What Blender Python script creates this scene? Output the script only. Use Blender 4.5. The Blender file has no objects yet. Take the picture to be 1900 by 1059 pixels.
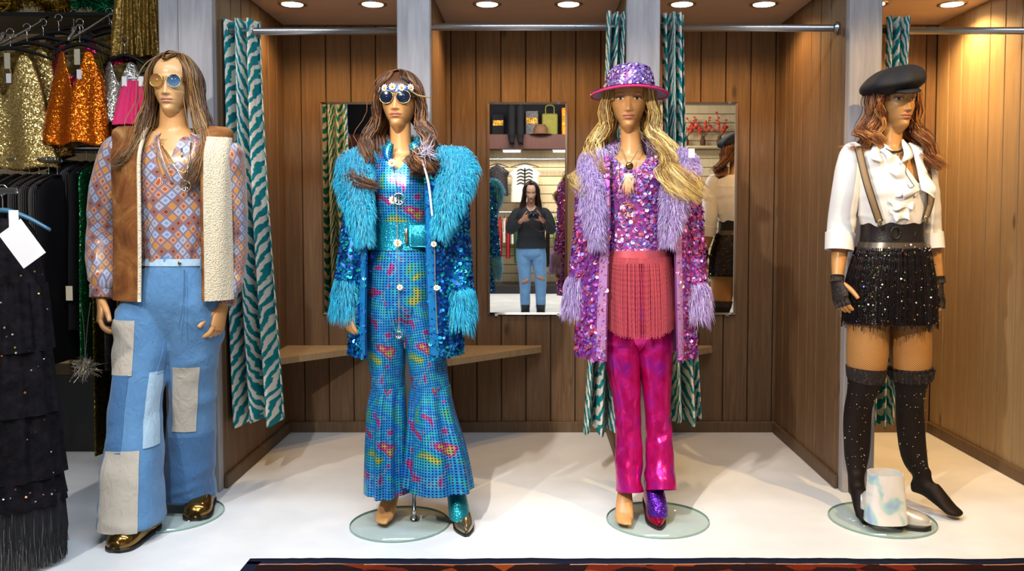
import bpy, math, random
import numpy as np
from mathutils import Vector
random.seed(7)
RNG = np.random.default_rng(11)
scene = bpy.context.scene
COL = scene.collection
PI = math.pi

# ---------------------------------------------------------------- camera
FPX, CX, CY, TILT, CAMH = 1600.0, 990.0, 478.0, math.radians(2.8), 1.28
cam_d = bpy.data.cameras.new('camera')
cam = bpy.data.objects.new('camera', cam_d)
COL.objects.link(cam)
cam.location = (0, 0, CAMH)
cam.rotation_euler = (PI / 2 - TILT, 0, 0)
cam_d.sensor_fit = 'HORIZONTAL'
cam_d.sensor_width = 36
cam_d.lens = 36 * FPX / 1900
cam_d.shift_x = (950 - CX) / 1900
cam_d.shift_y = -(529.5 - CY) / 1900
cam_d.clip_start = 0.02
scene.camera = cam
cy_ = scene.cycles
cy_.max_bounces = 6; cy_.diffuse_bounces = 3; cy_.glossy_bounces = 4; cy_.transmission_bounces = 4; cy_.transparent_max_bounces = 10
cy_.caustics_reflective = False; cy_.caustics_refractive = False
_F = np.array((0, math.cos(TILT), -math.sin(TILT)))
_U = np.array((0, math.sin(TILT), math.cos(TILT)))
def P(px, py, Y):
    """place point seen at photo position (px, py) and standing at depth Y"""
    d = _F + np.array((1, 0, 0)) * (px - CX) / FPX + _U * (CY - py) / FPX
    return np.array((0, 0, CAMH)) + d * (Y / d[1])
def G(px, py, z=0.0):
    """point at height z"""
    d = _F + np.array((1, 0, 0)) * (px - CX) / FPX + _U * (CY - py) / FPX
    return np.array((0, 0, CAMH)) + d * ((z - CAMH) / d[2])
def S(n, Y):            # length in metres of n photo pixels at depth Y
    return n * Y / FPX

# ---------------------------------------------------------------- world, lamps, exposure
w = bpy.data.worlds.new('world')
scene.world = w
w.use_nodes = True
w.node_tree.nodes['Background'].inputs[0].default_value = (1.0, 0.93, 0.86, 1)
w.node_tree.nodes['Background'].inputs[1].default_value = 0.11
scene.view_settings.view_transform = 'Standard'
scene.view_settings.look = 'None'
scene.view_settings.gamma = 1
scene.view_settings.use_curve_mapping = False
scene.view_settings.exposure = 0.36
def spot(name, loc, to, power, color, angle, blend=0.35, size=0.035):
    l = bpy.data.lights.new(name, 'SPOT')
    l.energy = power; l.color = color; l.spot_size = math.radians(angle); l.spot_blend = blend
    l.shadow_soft_size = size
    o = bpy.data.objects.new(name, l); COL.objects.link(o)
    o.location = loc
    o.rotation_euler = (Vector(to) - Vector(loc)).to_track_quat('-Z', 'Y').to_euler()
    return o
WARM, NEUT, COOL = (1.0, 0.70, 0.36), (1.0, 0.94, 0.86), (0.72, 0.85, 1.0)
spot('track_spot', (-2.1, 1.0, 3.0), (-1.35, 3.7, 0.9), 165, NEUT, 46)
spot('track_spot', (-1.0, 1.0, 3.0), (-0.55, 3.7, 0.8), 165, NEUT, 46)
spot('track_spot', (-0.9, 1.0, 2.65), (0.5, 3.7, 0.85), 230, (1.0, 0.88, 0.72), 44, .35, .03)
spot('track_spot', (2.25, 1.6, 3.1), (1.6, 3.7, 0.9), 235, (1.0, 0.66, 0.28), 50)
def area(name, loc, to, power, color, sx, sy):
    l = bpy.data.lights.new(name, 'AREA')
    l.energy = power; l.color = color; l.shape = 'RECTANGLE'; l.size = sx; l.size_y = sy
    o = bpy.data.objects.new(name, l); COL.objects.link(o)
    o.location = loc
    o.rotation_euler = (Vector(to) - Vector(loc)).to_track_quat('-Z', 'Y').to_euler()
    return o
area('shop_ceiling_and_fill', (-0.3, 2.45, 3.2), (-0.3, 2.5, 0), 70, COOL, 3.4, 0.3)
area('shop_ceiling_and_fill', (0.0, 0.9, 3.2), (0.0, 0.2, 1.0), 34, (1.0, .95, .9), 1.6, 0.5)  # added fill aimed at the photographer to brighten her, not a known lamp
area('shop_ceiling_and_fill', (0.2, -2.6, 3.3), (0.2, -4.3, 0.4), 135, NEUT, 3.0, 0.5)

# ---------------------------------------------------------------- mesh helpers
def lin(h):
    h = h.lstrip('#')
    c = [int(h[i:i + 2], 16) / 255 for i in (0, 2, 4)]
    return tuple(x / 12.92 if x <= 0.04045 else ((x + 0.055) / 1.055) ** 2.4 for x in c)

def link(o, parent=None):
    COL.objects.link(o)
    if parent is not None:
        o.parent = parent
    return o

def world_of(o):
    v = np.zeros(3)
    while o is not None:
        v = v + np.array(o.location); o = o.parent
    return v

class MB:
    """collects vertices and faces, with optional uv and colour per vertex"""
    def __init__(s):
        s.v = []; s.f = []; s.uv = []; s.c = []; s.n = 0; s.mi = []
    def add(s, V, F, uv=None, col=None, mi=0):
        V = np.asarray(V, float).reshape(-1, 3)
        s.v.append(V)
        for f in (F.tolist() if isinstance(F, np.ndarray) else F):
            s.f.append([i + s.n for i in f]); s.mi.append(mi)
        s.uv.append(np.zeros((len(V), 2)) if uv is None else np.asarray(uv, float).reshape(-1, 2))
        if col is None: c = np.ones((len(V), 3))
        else:
            c = np.asarray(col, float)
            c = np.tile(c, (len(V), 1)) if c.ndim == 1 else c.reshape(-1, 3)
        s.c.append(c)
        s.n += len(V)
        return s
    def grid(s, V, uv=None, col=None, wrap=False, cap0=False, cap1=False, mi=0):
        nv, nu = V.shape[:2]
        i = np.arange(nv - 1)[:, None] * nu; j = np.arange(nu if wrap else nu - 1)[None, :]
        j2 = (j + 1) % nu
        F = np.stack([i + j, i + j2, i + nu + j2, i + nu + j], -1).reshape(-1, 4).tolist()
        if cap0: F.append(list(range(nu)))
        if cap1: F.append([(nv - 1) * nu + k for k in range(nu)][::-1])
        return s.add(V, F, uv, col, mi)
    def box(s, lo, hi, col=None, bev=0.0):
        x0, y0, z0 = lo; x1, y1, z1 = hi
        if bev <= 0:
            V = [(x0,y0,z0),(x1,y0,z0),(x1,y1,z0),(x0,y1,z0),(x0,y0,z1),(x1,y0,z1),(x1,y1,z1),(x0,y1,z1)]
            return s.add(V, [[0,3,2,1],[4,5,6,7],[0,1,5,4],[1,2,6,5],[2,3,7,6],[3,0,4,7]], None, col)
        b = bev; V = []
        for z, q in ((z0, b), (z0 + b, 0), (z1 - b, 0), (z1, b)):
            V += [(x0+b+0*q, y0+q, z), (x1-b, y0+q, z), (x1-q, y0+b, z), (x1-q, y1-b, z), (x1-b, y1-q, z), (x0+b, y1-q, z), (x0+q, y1-b, z), (x0+q, y0+b, z)]
        F = [list(range(8))[::-1], list(range(24, 32))]
        for k in range(3):
            for j in range(8):
                F.append([k*8+j, k*8+(j+1)%8, k*8+8+(j+1)%8, k*8+8+j])
        return s.add(V, F, None, col)
    def build(s, name, mat, parent=None, smooth=True, mats=None):
        V = np.concatenate(s.v) if s.v else np.zeros((0, 3))
        if parent is not None: V = V - world_of(parent)
        me = bpy.data.meshes.new(name)
        F = s.f
        tot = np.array([len(f) for f in F], np.int32)
        idx = np.array([i for f in F for i in f], np.int32)
        me.vertices.add(len(V)); me.vertices.foreach_set('co', V.astype(np.float32).ravel())
        me.loops.add(len(idx)); me.loops.foreach_set('vertex_index', idx)
        me.polygons.add(len(F))
        me.polygons.foreach_set('loop_start', np.concatenate([[0], np.cumsum(tot)[:-1]]).astype(np.int32))
        me.polygons.foreach_set('use_smooth', np.full(len(F), smooth))
        if any(s.mi): me.polygons.foreach_set('material_index', np.array(s.mi, np.int32))
        uvs = np.concatenate(s.uv)[idx]
        me.uv_layers.new(name='UVMap'); me.uv_layers[0].data.foreach_set('uv', uvs.astype(np.float32).ravel())
        ca = me.color_attributes.new('Col', 'FLOAT_COLOR', 'POINT')
        cc = np.concatenate(s.c); cc = np.concatenate([cc, np.ones((len(cc), 1))], 1)
        ca.data.foreach_set('color', cc.astype(np.float32).ravel())
        me.update(calc_edges=True); me.validate()
        for m in (mats or [mat]): me.materials.append(m)
        return link(bpy.data.objects.new(name, me), parent)

def catmull(pts, n):
    pts = np.asarray(pts, float)
    if len(pts) == 1: return np.repeat(pts, n, 0)
    Q = np.vstack([2 * pts[0] - pts[1], pts, 2 * pts[-1] - pts[-2]])
    t = np.linspace(0, len(pts) - 1, n); i = np.minimum(t.astype(int), len(pts) - 2); u = (t - i)[:, None]
    a, b, c, d = Q[i], Q[i + 1], Q[i + 2], Q[i + 3]
    return 0.5 * (2 * b + (c - a) * u + (2 * a - 5 * b + 4 * c - d) * u * u + (3 * b - a - 3 * c + d) * u ** 3)

class Tube:
    """a lofted surface: rings (x, y, z, rx, ry) joined smoothly; theta pi/2 faces the shop front (-Y), theta 0 is +X"""
    def __init__(s, rings, mode='h', exp=2.0, n=160):
        R = catmull([tuple(r[:5]) for r in rings], n)
        s.R = R; s.n = n; s.exp = exp
        C = R[:, :3]
        if mode == 'h':
            s.e1 = np.tile((1., 0, 0), (n, 1)); s.e2 = np.tile((0, -1., 0), (n, 1))
        else:
            T = np.gradient(C, axis=0); T /= np.linalg.norm(T, axis=1)[:, None] + 1e-12
            X = np.array((1., 0, 0)) if mode == 't' else np.array(mode, float)
            e1 = X - (T @ X)[:, None] * T; e1 /= np.linalg.norm(e1, axis=1)[:, None] + 1e-9
            e2 = np.cross(e1, T)
            ref = np.array((0, -1., 0.35))
            if (e2 @ ref).mean() < 0: e2 = -e2
            s.e1, s.e2 = e1, e2
        s.L = np.concatenate([[0], np.cumsum(np.linalg.norm(np.diff(C, axis=0), axis=1))])
        s.mr = float(np.mean(R[:, 3:5]))
    def eval(s, th, t, off=0.0):
        th, t = np.broadcast_arrays(np.asarray(th, float), np.asarray(t, float))
        x = np.clip(t, 0, 1) * (s.n - 1); i = np.minimum(x.astype(int), s.n - 2); u = (x - i)[..., None]
        R = s.R[i] * (1 - u) + s.R[i + 1] * u
        e1 = s.e1[i] * (1 - u) + s.e1[i + 1] * u; e2 = s.e2[i] * (1 - u) + s.e2[i + 1] * u
        c, sn = np.cos(th), np.sin(th); k = 2 / s.exp
        cx = np.sign(c) * np.abs(c) ** k; cy = np.sign(sn) * np.abs(sn) ** k
        off = np.broadcast_to(off, th.shape)
        return R[..., :3] + e1 * ((R[..., 3] + off) * cx)[..., None] + e2 * ((R[..., 4] + off) * cy)[..., None]
    def normal(s, th, t, off=0.0):
        e = 1e-3
        a = s.eval(th + e, t, off) - s.eval(th - e, t, off); b = s.eval(th, np.clip(t + e, 0, 1), off) - s.eval(th, np.clip(t - e, 0, 1), off)
        n = np.cross(a, b); n /= np.linalg.norm(n, axis=-1)[..., None] + 1e-12
        r = s.eval(th, t, off) - s.eval(th, t, -0.02)
        sg = np.sign((n * r).sum(-1)); sg[sg == 0] = 1
        return n * sg[..., None]
    def grid(s, nu=32, nv=40, th=(0, 2 * PI), t=(0, 1), off=0.0, disp=None, wrap=True):
        a = np.linspace(th[0], th[1], nu + (1 if wrap else 0))[:nu] if wrap else np.linspace(th[0], th[1], nu)
        b = np.linspace(t[0], t[1], nv)
        A, B = np.meshgrid(a, b)
        o = off if disp is None else off + disp(A, B)
        V = s.eval(A, B, o)
        uv = np.stack([A * s.mr, np.interp(B, np.linspace(0, 1, s.n), s.L)], -1)
        return V, uv
    def mesh(s, mb=None, nu=32, nv=40, th=None, t=(0, 1), off=0.0, disp=None, caps=(False, False), col=None, thick=0.0, mi=0):
        mb = mb or MB()
        wrap = th is None
        V, uv = s.grid(nu, nv, th or (0, 2 * PI), t, off, disp, wrap)
        mb.grid(V, uv, col, wrap, caps[0], caps[1], mi)
        if thick:            # inner face and rims
            W, uw = s.grid(nu, nv, th or (0, 2 * PI), t, off - thick, disp, wrap)
            mb.grid(W[:, ::-1], uw[:, ::-1], col, wrap, False, False, mi)
            def strip(a, b, ua): mb.grid(np.stack([a, b]), np.stack([ua, ua]), col, False, mi=mi)
            strip(V[0], W[0], uv[0]); strip(W[-1], V[-1], uv[-1])
            if not wrap: strip(W[:, 0], V[:, 0], uv[:, 0]); strip(V[:, -1], W[:, -1], uv[:, -1])
        return mb

def folds(seed, amp, ks=(3, 5, 8), twist=2.0, tilt=0.0):
    r = np.random.default_rng(seed); ph = r.uniform(0, 6.28, len(ks)); tw = r.uniform(-twist, twist, len(ks)); am = r.uniform(.5, 1, len(ks))
    def f(A, B):
        d = 0
        for k, p, w_, a in zip(ks, ph, tw, am): d = d + a * np.sin(k * A + p + w_ * 6.28 * B)
        return amp * d / len(ks) * 1.4
    return f
def wrinkles(seed, amp, n=26, size=0.12):
    """short creases scattered over a sleeve or trouser leg"""
    r = np.random.default_rng(seed)
    W = [(r.uniform(0, 6.28), r.uniform(0, 1), r.uniform(-1, 1), r.uniform(.5, 1.0) * r.choice((-1, 1)), r.uniform(.03, .07)) for _ in range(n)]
    def f(A, B):
        d = np.zeros_like(A)
        for a, b, sl, m, wd in W:
            da = (A - a + PI) % (2 * PI) - PI
            d = d + m * np.exp(-(da / .8) ** 2 - ((B - b - sl * da * .06) / wd * 1.6) ** 2)
        return amp * d
    return f
def fsum(*fs): return lambda A, B: sum(f(A, B) for f in fs)

def pipe(mb, pts, r, n=8, k=None, caps=True, col=None):
    """round tube along points; r one radius or one per point"""
    pts = np.asarray(pts, float)
    k = k or max(2, len(pts) * 4)
    C = catmull(pts, k) if len(pts) > 2 else np.linspace(pts[0], pts[1], 2)
    rr = np.interp(np.linspace(0, 1, len(C)), np.linspace(0, 1, len(np.atleast_1d(r))) if np.ndim(r) else [0, 1], r if np.ndim(r) else [r, r])
    T = np.gradient(C, axis=0); T /= np.linalg.norm(T, axis=1)[:, None] + 1e-12
    u = np.cross(T[0], (0, 0, 1.)); u = u if np.linalg.norm(u) > .1 else np.cross(T[0], (0, 1., 0)); u /= np.linalg.norm(u)
    a = np.arange(n) * 2 * PI / n; V = []
    for c, t_, q in zip(C, T, rr):
        u = u - t_ * (u @ t_); u /= np.linalg.norm(u) + 1e-12; v = np.cross(t_, u)
        V.append(c + q * (np.cos(a)[:, None] * u + np.sin(a)[:, None] * v))
    V = np.array(V)
    L = np.concatenate([[0], np.cumsum(np.linalg.norm(np.diff(C, axis=0), axis=1))])
    uv = np.stack(np.broadcast_arrays((a * np.mean(rr))[None, :], L[:, None]), -1)
    return mb.grid(V, uv, col, True, caps, caps)

def revolve(mb, prof, c, n=32, col=None, axis='z', sx=1.0, sy=1.0, caps=True):
    a = np.arange(n) * 2 * PI / n
    V = []
    for r, z in prof:
        x, y, zz = r * np.cos(a) * sx, r * np.sin(a) * sy, np.full(n, z)
        V.append(np.stack([x, y, zz] if axis == 'z' else ([x, -zz, y] if axis == 'y' else [zz, x, y]), -1))
    V = np.array(V) + np.asarray(c)
    return mb.grid(V, None, col, True, caps and prof[0][0] > 1e-6, caps and prof[-1][0] > 1e-6)

def empty(name, loc):
    o = bpy.data.objects.new(name, None); o.location = tuple(loc); o.empty_display_size = .1
    return link(o)
def tag(o, label, cat, group=None, kind=None):
    if label: o['label'] = label
    if cat: o['category'] = cat
    if group: o['group'] = group
    if kind: o['kind'] = kind
    return o
def struct(o): o['kind'] = 'structure'; return o

# ---------------------------------------------------------------- material helpers
class NT:
    def __init__(s, name):
        m = bpy.data.materials.new(name); m.use_nodes = True
        s.m = m; s.t = m.node_tree; s.b = s.t.nodes['Principled BSDF']; s.out = s.t.nodes['Material Output']
    def n(s, typ, **kw):
        nd = s.t.nodes.new(typ)
        for k, v in kw.items(): setattr(nd, k, v)
        return nd
    def l(s, a, b): s.t.links.new(a, b)
    def val(s, sock, v):
        if hasattr(v, 'node'): s.l(v, sock)
        else: sock.default_value = v
    def math(s, op, a, b=0.0, c=None):
        nd = s.n('ShaderNodeMath', operation=op); s.val(nd.inputs[0], a); s.val(nd.inputs[1], b)
        if c is not None: s.val(nd.inputs[2], c)
        return nd.outputs[0]
    def uv(s, sx=1, sy=1):
        u = s.n('ShaderNodeUVMap', uv_map='UVMap'); x = s.n('ShaderNodeSeparateXYZ'); s.l(u.outputs[0], x.inputs[0])
        return s.math('MULTIPLY', x.outputs[0], sx), s.math('MULTIPLY', x.outputs[1], sy), u.outputs[0]
    def comb(s, x, y, z=0.0):
        c = s.n('ShaderNodeCombineXYZ'); s.val(c.inputs[0], x); s.val(c.inputs[1], y); s.val(c.inputs[2], z); return c.outputs[0]
    def obj(s): return s.n('ShaderNodeTexCoord').outputs['Object']
    def scale(s, v, sc):
        m = s.n('ShaderNodeMapping'); s.l(v, m.inputs[0]); m.inputs['Scale'].default_value = sc; return m.outputs[0]
    def noise(s, v, scale, detail=3, rough=.55, dist=0.0):
        nd = s.n('ShaderNodeTexNoise'); s.l(v, nd.inputs['Vector']); nd.inputs['Scale'].default_value = scale
        nd.inputs['Detail'].default_value = detail; nd.inputs['Roughness'].default_value = rough; nd.inputs['Distortion'].default_value = dist
        return nd.outputs['Fac']
    def vor(s, v, scale, out='Distance', feature='F1', rnd=1.0):
        nd = s.n('ShaderNodeTexVoronoi', feature=feature); s.l(v, nd.inputs['Vector']); nd.inputs['Scale'].default_value = scale
        nd.inputs['Randomness'].default_value = rnd
        return nd.outputs[out]
    def ramp(s, f, stops, interp='LINEAR'):
        r = s.n('ShaderNodeValToRGB'); s.val(r.inputs[0], f); e = r.color_ramp; e.interpolation = interp
        while len(e.elements) < len(stops): e.elements.new(.5)
        for el, (p, c) in zip(e.elements, stops): el.position = p; el.color = (*c, 1) if len(c) == 3 else c
        return r.outputs[0]
    def mix(s, f, a, b, blend='MIX'):
        m = s.n('ShaderNodeMix', data_type='RGBA', blend_type=blend)
        s.val(m.inputs[0], f)
        for k, v in ((6, a), (7, b)):
            if hasattr(v, 'node'): s.l(v, m.inputs[k])
            else: m.inputs[k].default_value = (*v, 1)
        return m.outputs[2]
    def col(s, name='Col'):
        return s.n('ShaderNodeVertexColor', layer_name=name).outputs[0]
    def bump(s, h, strength=.3, dist=.01):
        b = s.n('ShaderNodeBump'); s.l(h, b.inputs['Height']); b.inputs['Strength'].default_value = strength; b.inputs['Distance'].default_value = dist
        s.l(b.outputs[0], s.b.inputs['Normal']); return b
    def base(s, c):
        if hasattr(c, 'node'): s.l(c, s.b.inputs['Base Color'])
        else: s.b.inputs['Base Color'].default_value = (*c, 1)
        return s
    def p(s, rough=.5, metal=0., spec=None, **kw):
        s.val(s.b.inputs['Roughness'], rough); s.val(s.b.inputs['Metallic'], metal)
        if spec is not None: s.b.inputs['Specular IOR Level'].default_value = spec
        for k, v in kw.items():
            s.b.inputs[k.replace('_', ' ')].default_value = v
        return s.m
def plain(name, hexc, rough=.5, metal=0., noise=.12, nscale=30, bump=0., spec=None, **kw):
    t = NT(name); c = lin(hexc)
    f = t.noise(t.obj(), nscale)
    t.base(t.mix(f, tuple(x * (1 - noise) for x in c), tuple(min(1, x * (1 + noise)) for x in c)))
    if bump: t.bump(t.noise(t.obj(), nscale * 3), bump, .004)
    return t.p(rough, metal, spec, **kw)
def sparkle(t, scale, strength, vec=None):
    """tiny facets, each with a normal of its own"""
    v = vec if vec is not None else t.obj()
    c = t.vor(v, scale, 'Color')
    m = t.n('ShaderNodeVectorMath', operation='SUBTRACT'); t.l(c, m.inputs[0]); m.inputs[1].default_value = (.5, .5, .5)
    k = t.n('ShaderNodeVectorMath', operation='SCALE'); t.l(m.outputs[0], k.inputs[0]); k.inputs['Scale'].default_value = strength
    g = t.n('ShaderNodeNewGeometry'); a = t.n('ShaderNodeVectorMath', operation='ADD'); t.l(g.outputs['Normal'], a.inputs[0]); t.l(k.outputs[0], a.inputs[1])
    nn = t.n('ShaderNodeVectorMath', operation='NORMALIZE'); t.l(a.outputs[0], nn.inputs[0]); t.l(nn.outputs[0], t.b.inputs['Normal'])
    return c
# ---------------------------------------------------------------- materials
MT = {}
def wood(name, a, b, c, rough=.55):
    t = NT(name); oi = t.n('ShaderNodeObjectInfo')
    v = t.obj(); sh = t.n('ShaderNodeVectorMath', operation='ADD'); t.l(v, sh.inputs[0])
    k = t.n('ShaderNodeVectorMath', operation='SCALE'); t.l(t.comb(oi.outputs['Random'], oi.outputs['Random'], oi.outputs['Random']), k.inputs[0]); k.inputs['Scale'].default_value = 37
    t.l(k.outputs[0], sh.inputs[1]); v = sh.outputs[0]
    g = t.noise(t.scale(v, (30, 30, 1.6)), 1.6, 5, .6, 1.2)
    col = t.ramp(g, [(.25, lin(a)), (.55, lin(b)), (.8, lin(c))])
    col = t.mix(t.math('MULTIPLY', oi.outputs['Random'], .35), col, lin(a))
    kn = t.vor(t.scale(v, (5, 5, 1.9)), 1.0)
    col = t.mix(t.ramp(kn, [(.035, (.8,) * 3), (.10, (0,) * 3)]), col, tuple(x * .35 for x in lin(a)))
    t.base(col); t.bump(g, .12, .004)
    return t.p(rough, 0, .35)
MT['plank'] = wood('stained_plank', '#5e4833', '#775c42', '#8a6d4f')
MT['plank_light'] = wood('pale_plank', '#8f7a5c', '#a58d6a', '#b59c76')
MT['trim'] = wood('dark_trim', '#574533', '#6a553f', '#7a624a')
MT['slat'] = wood('cream_slatwall', '#c9b086', '#dcc59b', '#e6d2ac')
MT['groove'] = plain('dark_groove', '#2a211a', .8)
t = NT('painted_post'); g = t.noise(t.scale(t.obj(), (14, 14, 1.2)), 2.2, 5, .6, .8)
t.base(t.ramp(g, [(.3, lin('#8f8a8c')), (.7, lin('#aaa6a8'))])); t.bump(g, .1, .004); MT['post'] = t.p(.55, 0, .3)
t = NT('white_floor'); v = t.obj(); g = t.noise(v, 3, 5); sp = t.noise(v, 55, 2)
c = t.mix(t.ramp(g, [(.35, (0,) * 3), (.75, (1,) * 3)]), lin('#dcdfe2'), lin('#eceef0'))
c = t.mix(t.ramp(sp, [(.70, (0,) * 3), (.76, (.35,) * 3)]), c, lin('#b8b4ac'))
t.base(c); t.val(t.b.inputs['Roughness'], t.math('MULTIPLY_ADD', g, .2, .28)); t.b.inputs['Metallic'].default_value = 0; MT['floor'] = t.m
MT['ceil'] = plain('cell_ceiling_paint', '#cbbba8', .7, nscale=6)
MT['chrome'] = plain('chrome', '#d9dadc', .16, 1., .04)
MT['steel'] = plain('brushed_steel', '#b9bcc0', .3, 1., .06)
t = NT('mirror_glass'); t.base((.93, .95, .94)); MT['mirror'] = t.p(.01, 1.)
MT['mirror_back'] = plain('mirror_edge', '#6f7a78', .25, .6)
t = NT('stand_glass')
tr = t.n('ShaderNodeBsdfTransparent'); tr.inputs[0].default_value = (.935, .972, .96, 1)
gl = t.n('ShaderNodeBsdfGlossy'); gl.inputs['Roughness'].default_value = .03
mx = t.n('ShaderNodeMixShader'); mx.inputs[0].default_value = .07; t.l(tr.outputs[0], mx.inputs[1]); t.l(gl.outputs[0], mx.inputs[2]); t.l(mx.outputs[0], t.out.inputs[0])
MT['glass'] = t.m
MT['glass_edge'] = plain('glass_edge', '#86a79c', .15, 0, spec=.8)
t = NT('lamp_glow'); t.b.inputs['Emission Color'].default_value = (1, .86, .6, 1); t.b.inputs['Emission Strength'].default_value = 14; t.base((1, .9, .7)); MT['glow'] = t.m
t = NT('tube_glow'); t.b.inputs['Emission Color'].default_value = (1, .96, .9, 1); t.b.inputs['Emission Strength'].default_value = 6; t.base((1, 1, 1)); MT['tube'] = t.m

# zebra curtain: stripes that rise away from a spine
t = NT('zebra_cloth'); u, v, uvv = t.uv()
n1 = t.noise(uvv, 16, 2); n2 = t.noise(uvv, 45, 2)
pp = t.math('PINGPONG', u, .17)
s_ = t.math('SUBTRACT', t.math('MULTIPLY', v, -14.5), t.math('MULTIPLY', t.math('POWER', t.math('ADD', pp, .0005), .75), 17))
s_ = t.math('ADD', s_, t.math('MULTIPLY', n1, 1.5)); s_ = t.math('ADD', s_, t.math('MULTIPLY', n2, .35))
fr = t.math('FRACT', s_)
tl = t.mix(t.noise(uvv, 60, 3), lin('#0f7f8a'), lin('#0a5f86')); tl = t.mix(t.noise(uvv, 7, 2), tl, lin('#168f8a'))
wh = t.mix(t.noise(uvv, 300, 2), lin('#cfc8bb'), lin('#efe9dc'))
c = t.mix(t.ramp(fr, [(.0, (0,) * 3), (.05, (1,) * 3), (.50, (1,) * 3), (.56, (0,) * 3)]), wh, tl)
t.base(c); t.bump(t.noise(uvv, 900, 2), .2, .001); MT['zebra'] = t.p(.85, 0, .15)

# flesh and painted face colours come from the vertex colours
t = NT('mannequin_skin'); t.base(t.col()); MT['skin'] = t.p(.34, 0, .45)
t = NT('human_skin'); t.base(t.col()); MT['person_skin'] = t.p(.5, 0, .35)
def hairmat(name, rough=.38):
    t = NT(name); u, v, uvv = t.uv()
    t.base(t.col()); t.b.inputs['Anisotropic'].default_value = .6
    return t.p(rough, 0, .55)
MT['hair'] = hairmat('hair_strands')
t = NT('fur_strands'); t.base(t.col()); t.b.inputs['Sheen Weight'].default_value = .35; MT['fur'] = t.p(.65, 0, .25)
t = NT('sequin_discs'); t.base(t.col()); MT['sequin'] = t.p(.22, .62)

# lozenge shirt
t = NT('lozenge_print'); u, v, uvv = t.uv()
a = t.math('ADD', t.math('MULTIPLY', u, 30), t.math('MULTIPLY', v, 22)); b = t.math('SUBTRACT', t.math('MULTIPLY', u, 30), t.math('MULTIPLY', v, 22))
fa = t.math('ABSOLUTE', t.math('SUBTRACT', t.math('FRACT', a), .5)); fb = t.math('ABSOLUTE', t.math('SUBTRACT', t.math('FRACT', b), .5))
d = t.math('MAXIMUM', fa, fb)
wn = t.n('ShaderNodeTexWhiteNoise', noise_dimensions='2D'); t.l(t.comb(t.math('FLOOR', a), t.math('FLOOR', b)), wn.inputs['Vector'])
core = t.ramp(wn.outputs['Value'], [(0, lin('#a04c1a')), (.3, lin('#b57c26')), (.52, lin('#6a2a2a')), (.68, lin('#7385ac')), (.86, lin('#857f90'))], 'CONSTANT')
ring = t.ramp(wn.outputs['Value'], [(0, lin('#c4a898')), (.4, lin('#b07a5c')), (.7, lin('#b4bac9'))], 'CONSTANT')
c = t.mix(t.ramp(d, [(.0, (1,) * 3), (.20, (0,) * 3)], 'CONSTANT'), ring, core)
c = t.mix(t.ramp(d, [(.0, (0,) * 3), (.28, (1,) * 3)], 'CONSTANT'), c, core)
c = t.mix(t.ramp(d, [(.0, (0,) * 3), (.36, (1,) * 3)], 'CONSTANT'), c, ring)
c = t.mix(t.ramp(d, [(.0, (0,) * 3), (.40, (1,) * 3)], 'CONSTANT'), c, lin('#6c6074'))
t.base(c); MT['lozenge'] = t.p(.30, 0, .6, Sheen_Weight=.3)
# suede and shearling
t = NT('brown_suede'); v = t.obj(); g = t.noise(v, 7, 5, .65, 1.0)
t.base(t.ramp(g, [(.28, lin('#4a2810')), (.46, lin('#70401a')), (.60, lin('#8a5a2c')), (.74, lin('#b08a60'))])); t.bump(t.noise(v, 60, 4), .25, .004); MT['suede'] = t.p(.75, 0, .3)
t = NT('shearling'); v = t.obj(); g = t.vor(v, 190); t.base(t.ramp(g, [(.1, lin('#efe5d0')), (.7, lin('#c9b795'))])); t.bump(g, .6, .006); MT['shearling'] = t.p(.9, 0, .1, Sheen_Weight=.4)
def denim(name, a, b):
    t = NT(name); uvv = t.obj(); g = t.noise(uvv, 9, 4); w_ = t.noise(t.scale(uvv, (600, 600, 90)), 1, 2)
    c = t.mix(g, lin(a), lin(b)); c = t.mix(t.math('MULTIPLY', w_, .3), c, lin(b)); t.base(c); t.bump(t.math('ADD', t.math('MULTIPLY', w_, .05), t.noise(t.scale(uvv, (1, 1, .6)), 26, 3, .55, 1.2)), .55, .012)
    return t.p(.72, 0, .25, Sheen_Weight=.2)
MT['denim'] = denim('mid_denim', '#33608f', '#5f8db8')
MT['denim_dark'] = denim('dark_denim', '#28507f', '#46709c')
MT['denim_light'] = denim('light_denim', '#86a6c0', '#a9c2d4')
MT['denim_grey'] = denim('bleached_denim', '#9a938a', '#b9b2a6')
MT['jeans_person'] = denim('washed_denim', '#4f7fae', '#86b2da')
MT['bronze'] = plain('bronze_leather', '#8a6a38', .16, .95, .1, 12)
MT['black_rubber'] = plain('black_rubber', '#17130f', .5)
MT['gold'] = plain('gold_wire', '#d8b06a', .22, 1.)
MT['silver'] = plain('silver_charm', '#cfc9bd', .25, 1.)

# holographic blue: dotted foil with drifting colour patches
t = NT('holo_dots'); u, v, uvv = t.uv()
m1 = t.noise(uvv, 13, 2, .5, .6)
pc = t.ramp(m1, [(.28, lin('#b8b84a')), (.34, lin('#3fae8a')), (.40, lin('#38b4d2')), (.47, lin('#2596de')), (.53, lin('#2f82dc')), (.57, lin('#40b6d8')), (.61, lin('#a63f9a')), (.65, lin('#c84a80')), (.69, lin('#c8b850')), (.75, lin('#28a0a0'))])
dots = t.math('ADD', t.math('POWER', t.math('SUBTRACT', t.math('FRACT', t.math('MULTIPLY', u, 92)), .5), 2), t.math('POWER', t.math('SUBTRACT', t.math('FRACT', t.math('MULTIPLY', v, 92)), .5), 2))
dk = t.mix(t.noise(uvv, 14, 2), lin('#0f2f70'), lin('#2a1a5a'))
c = t.mix(t.ramp(dots, [(.06, (1,) * 3), (.11, (0,) * 3)]), pc, dk)
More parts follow.
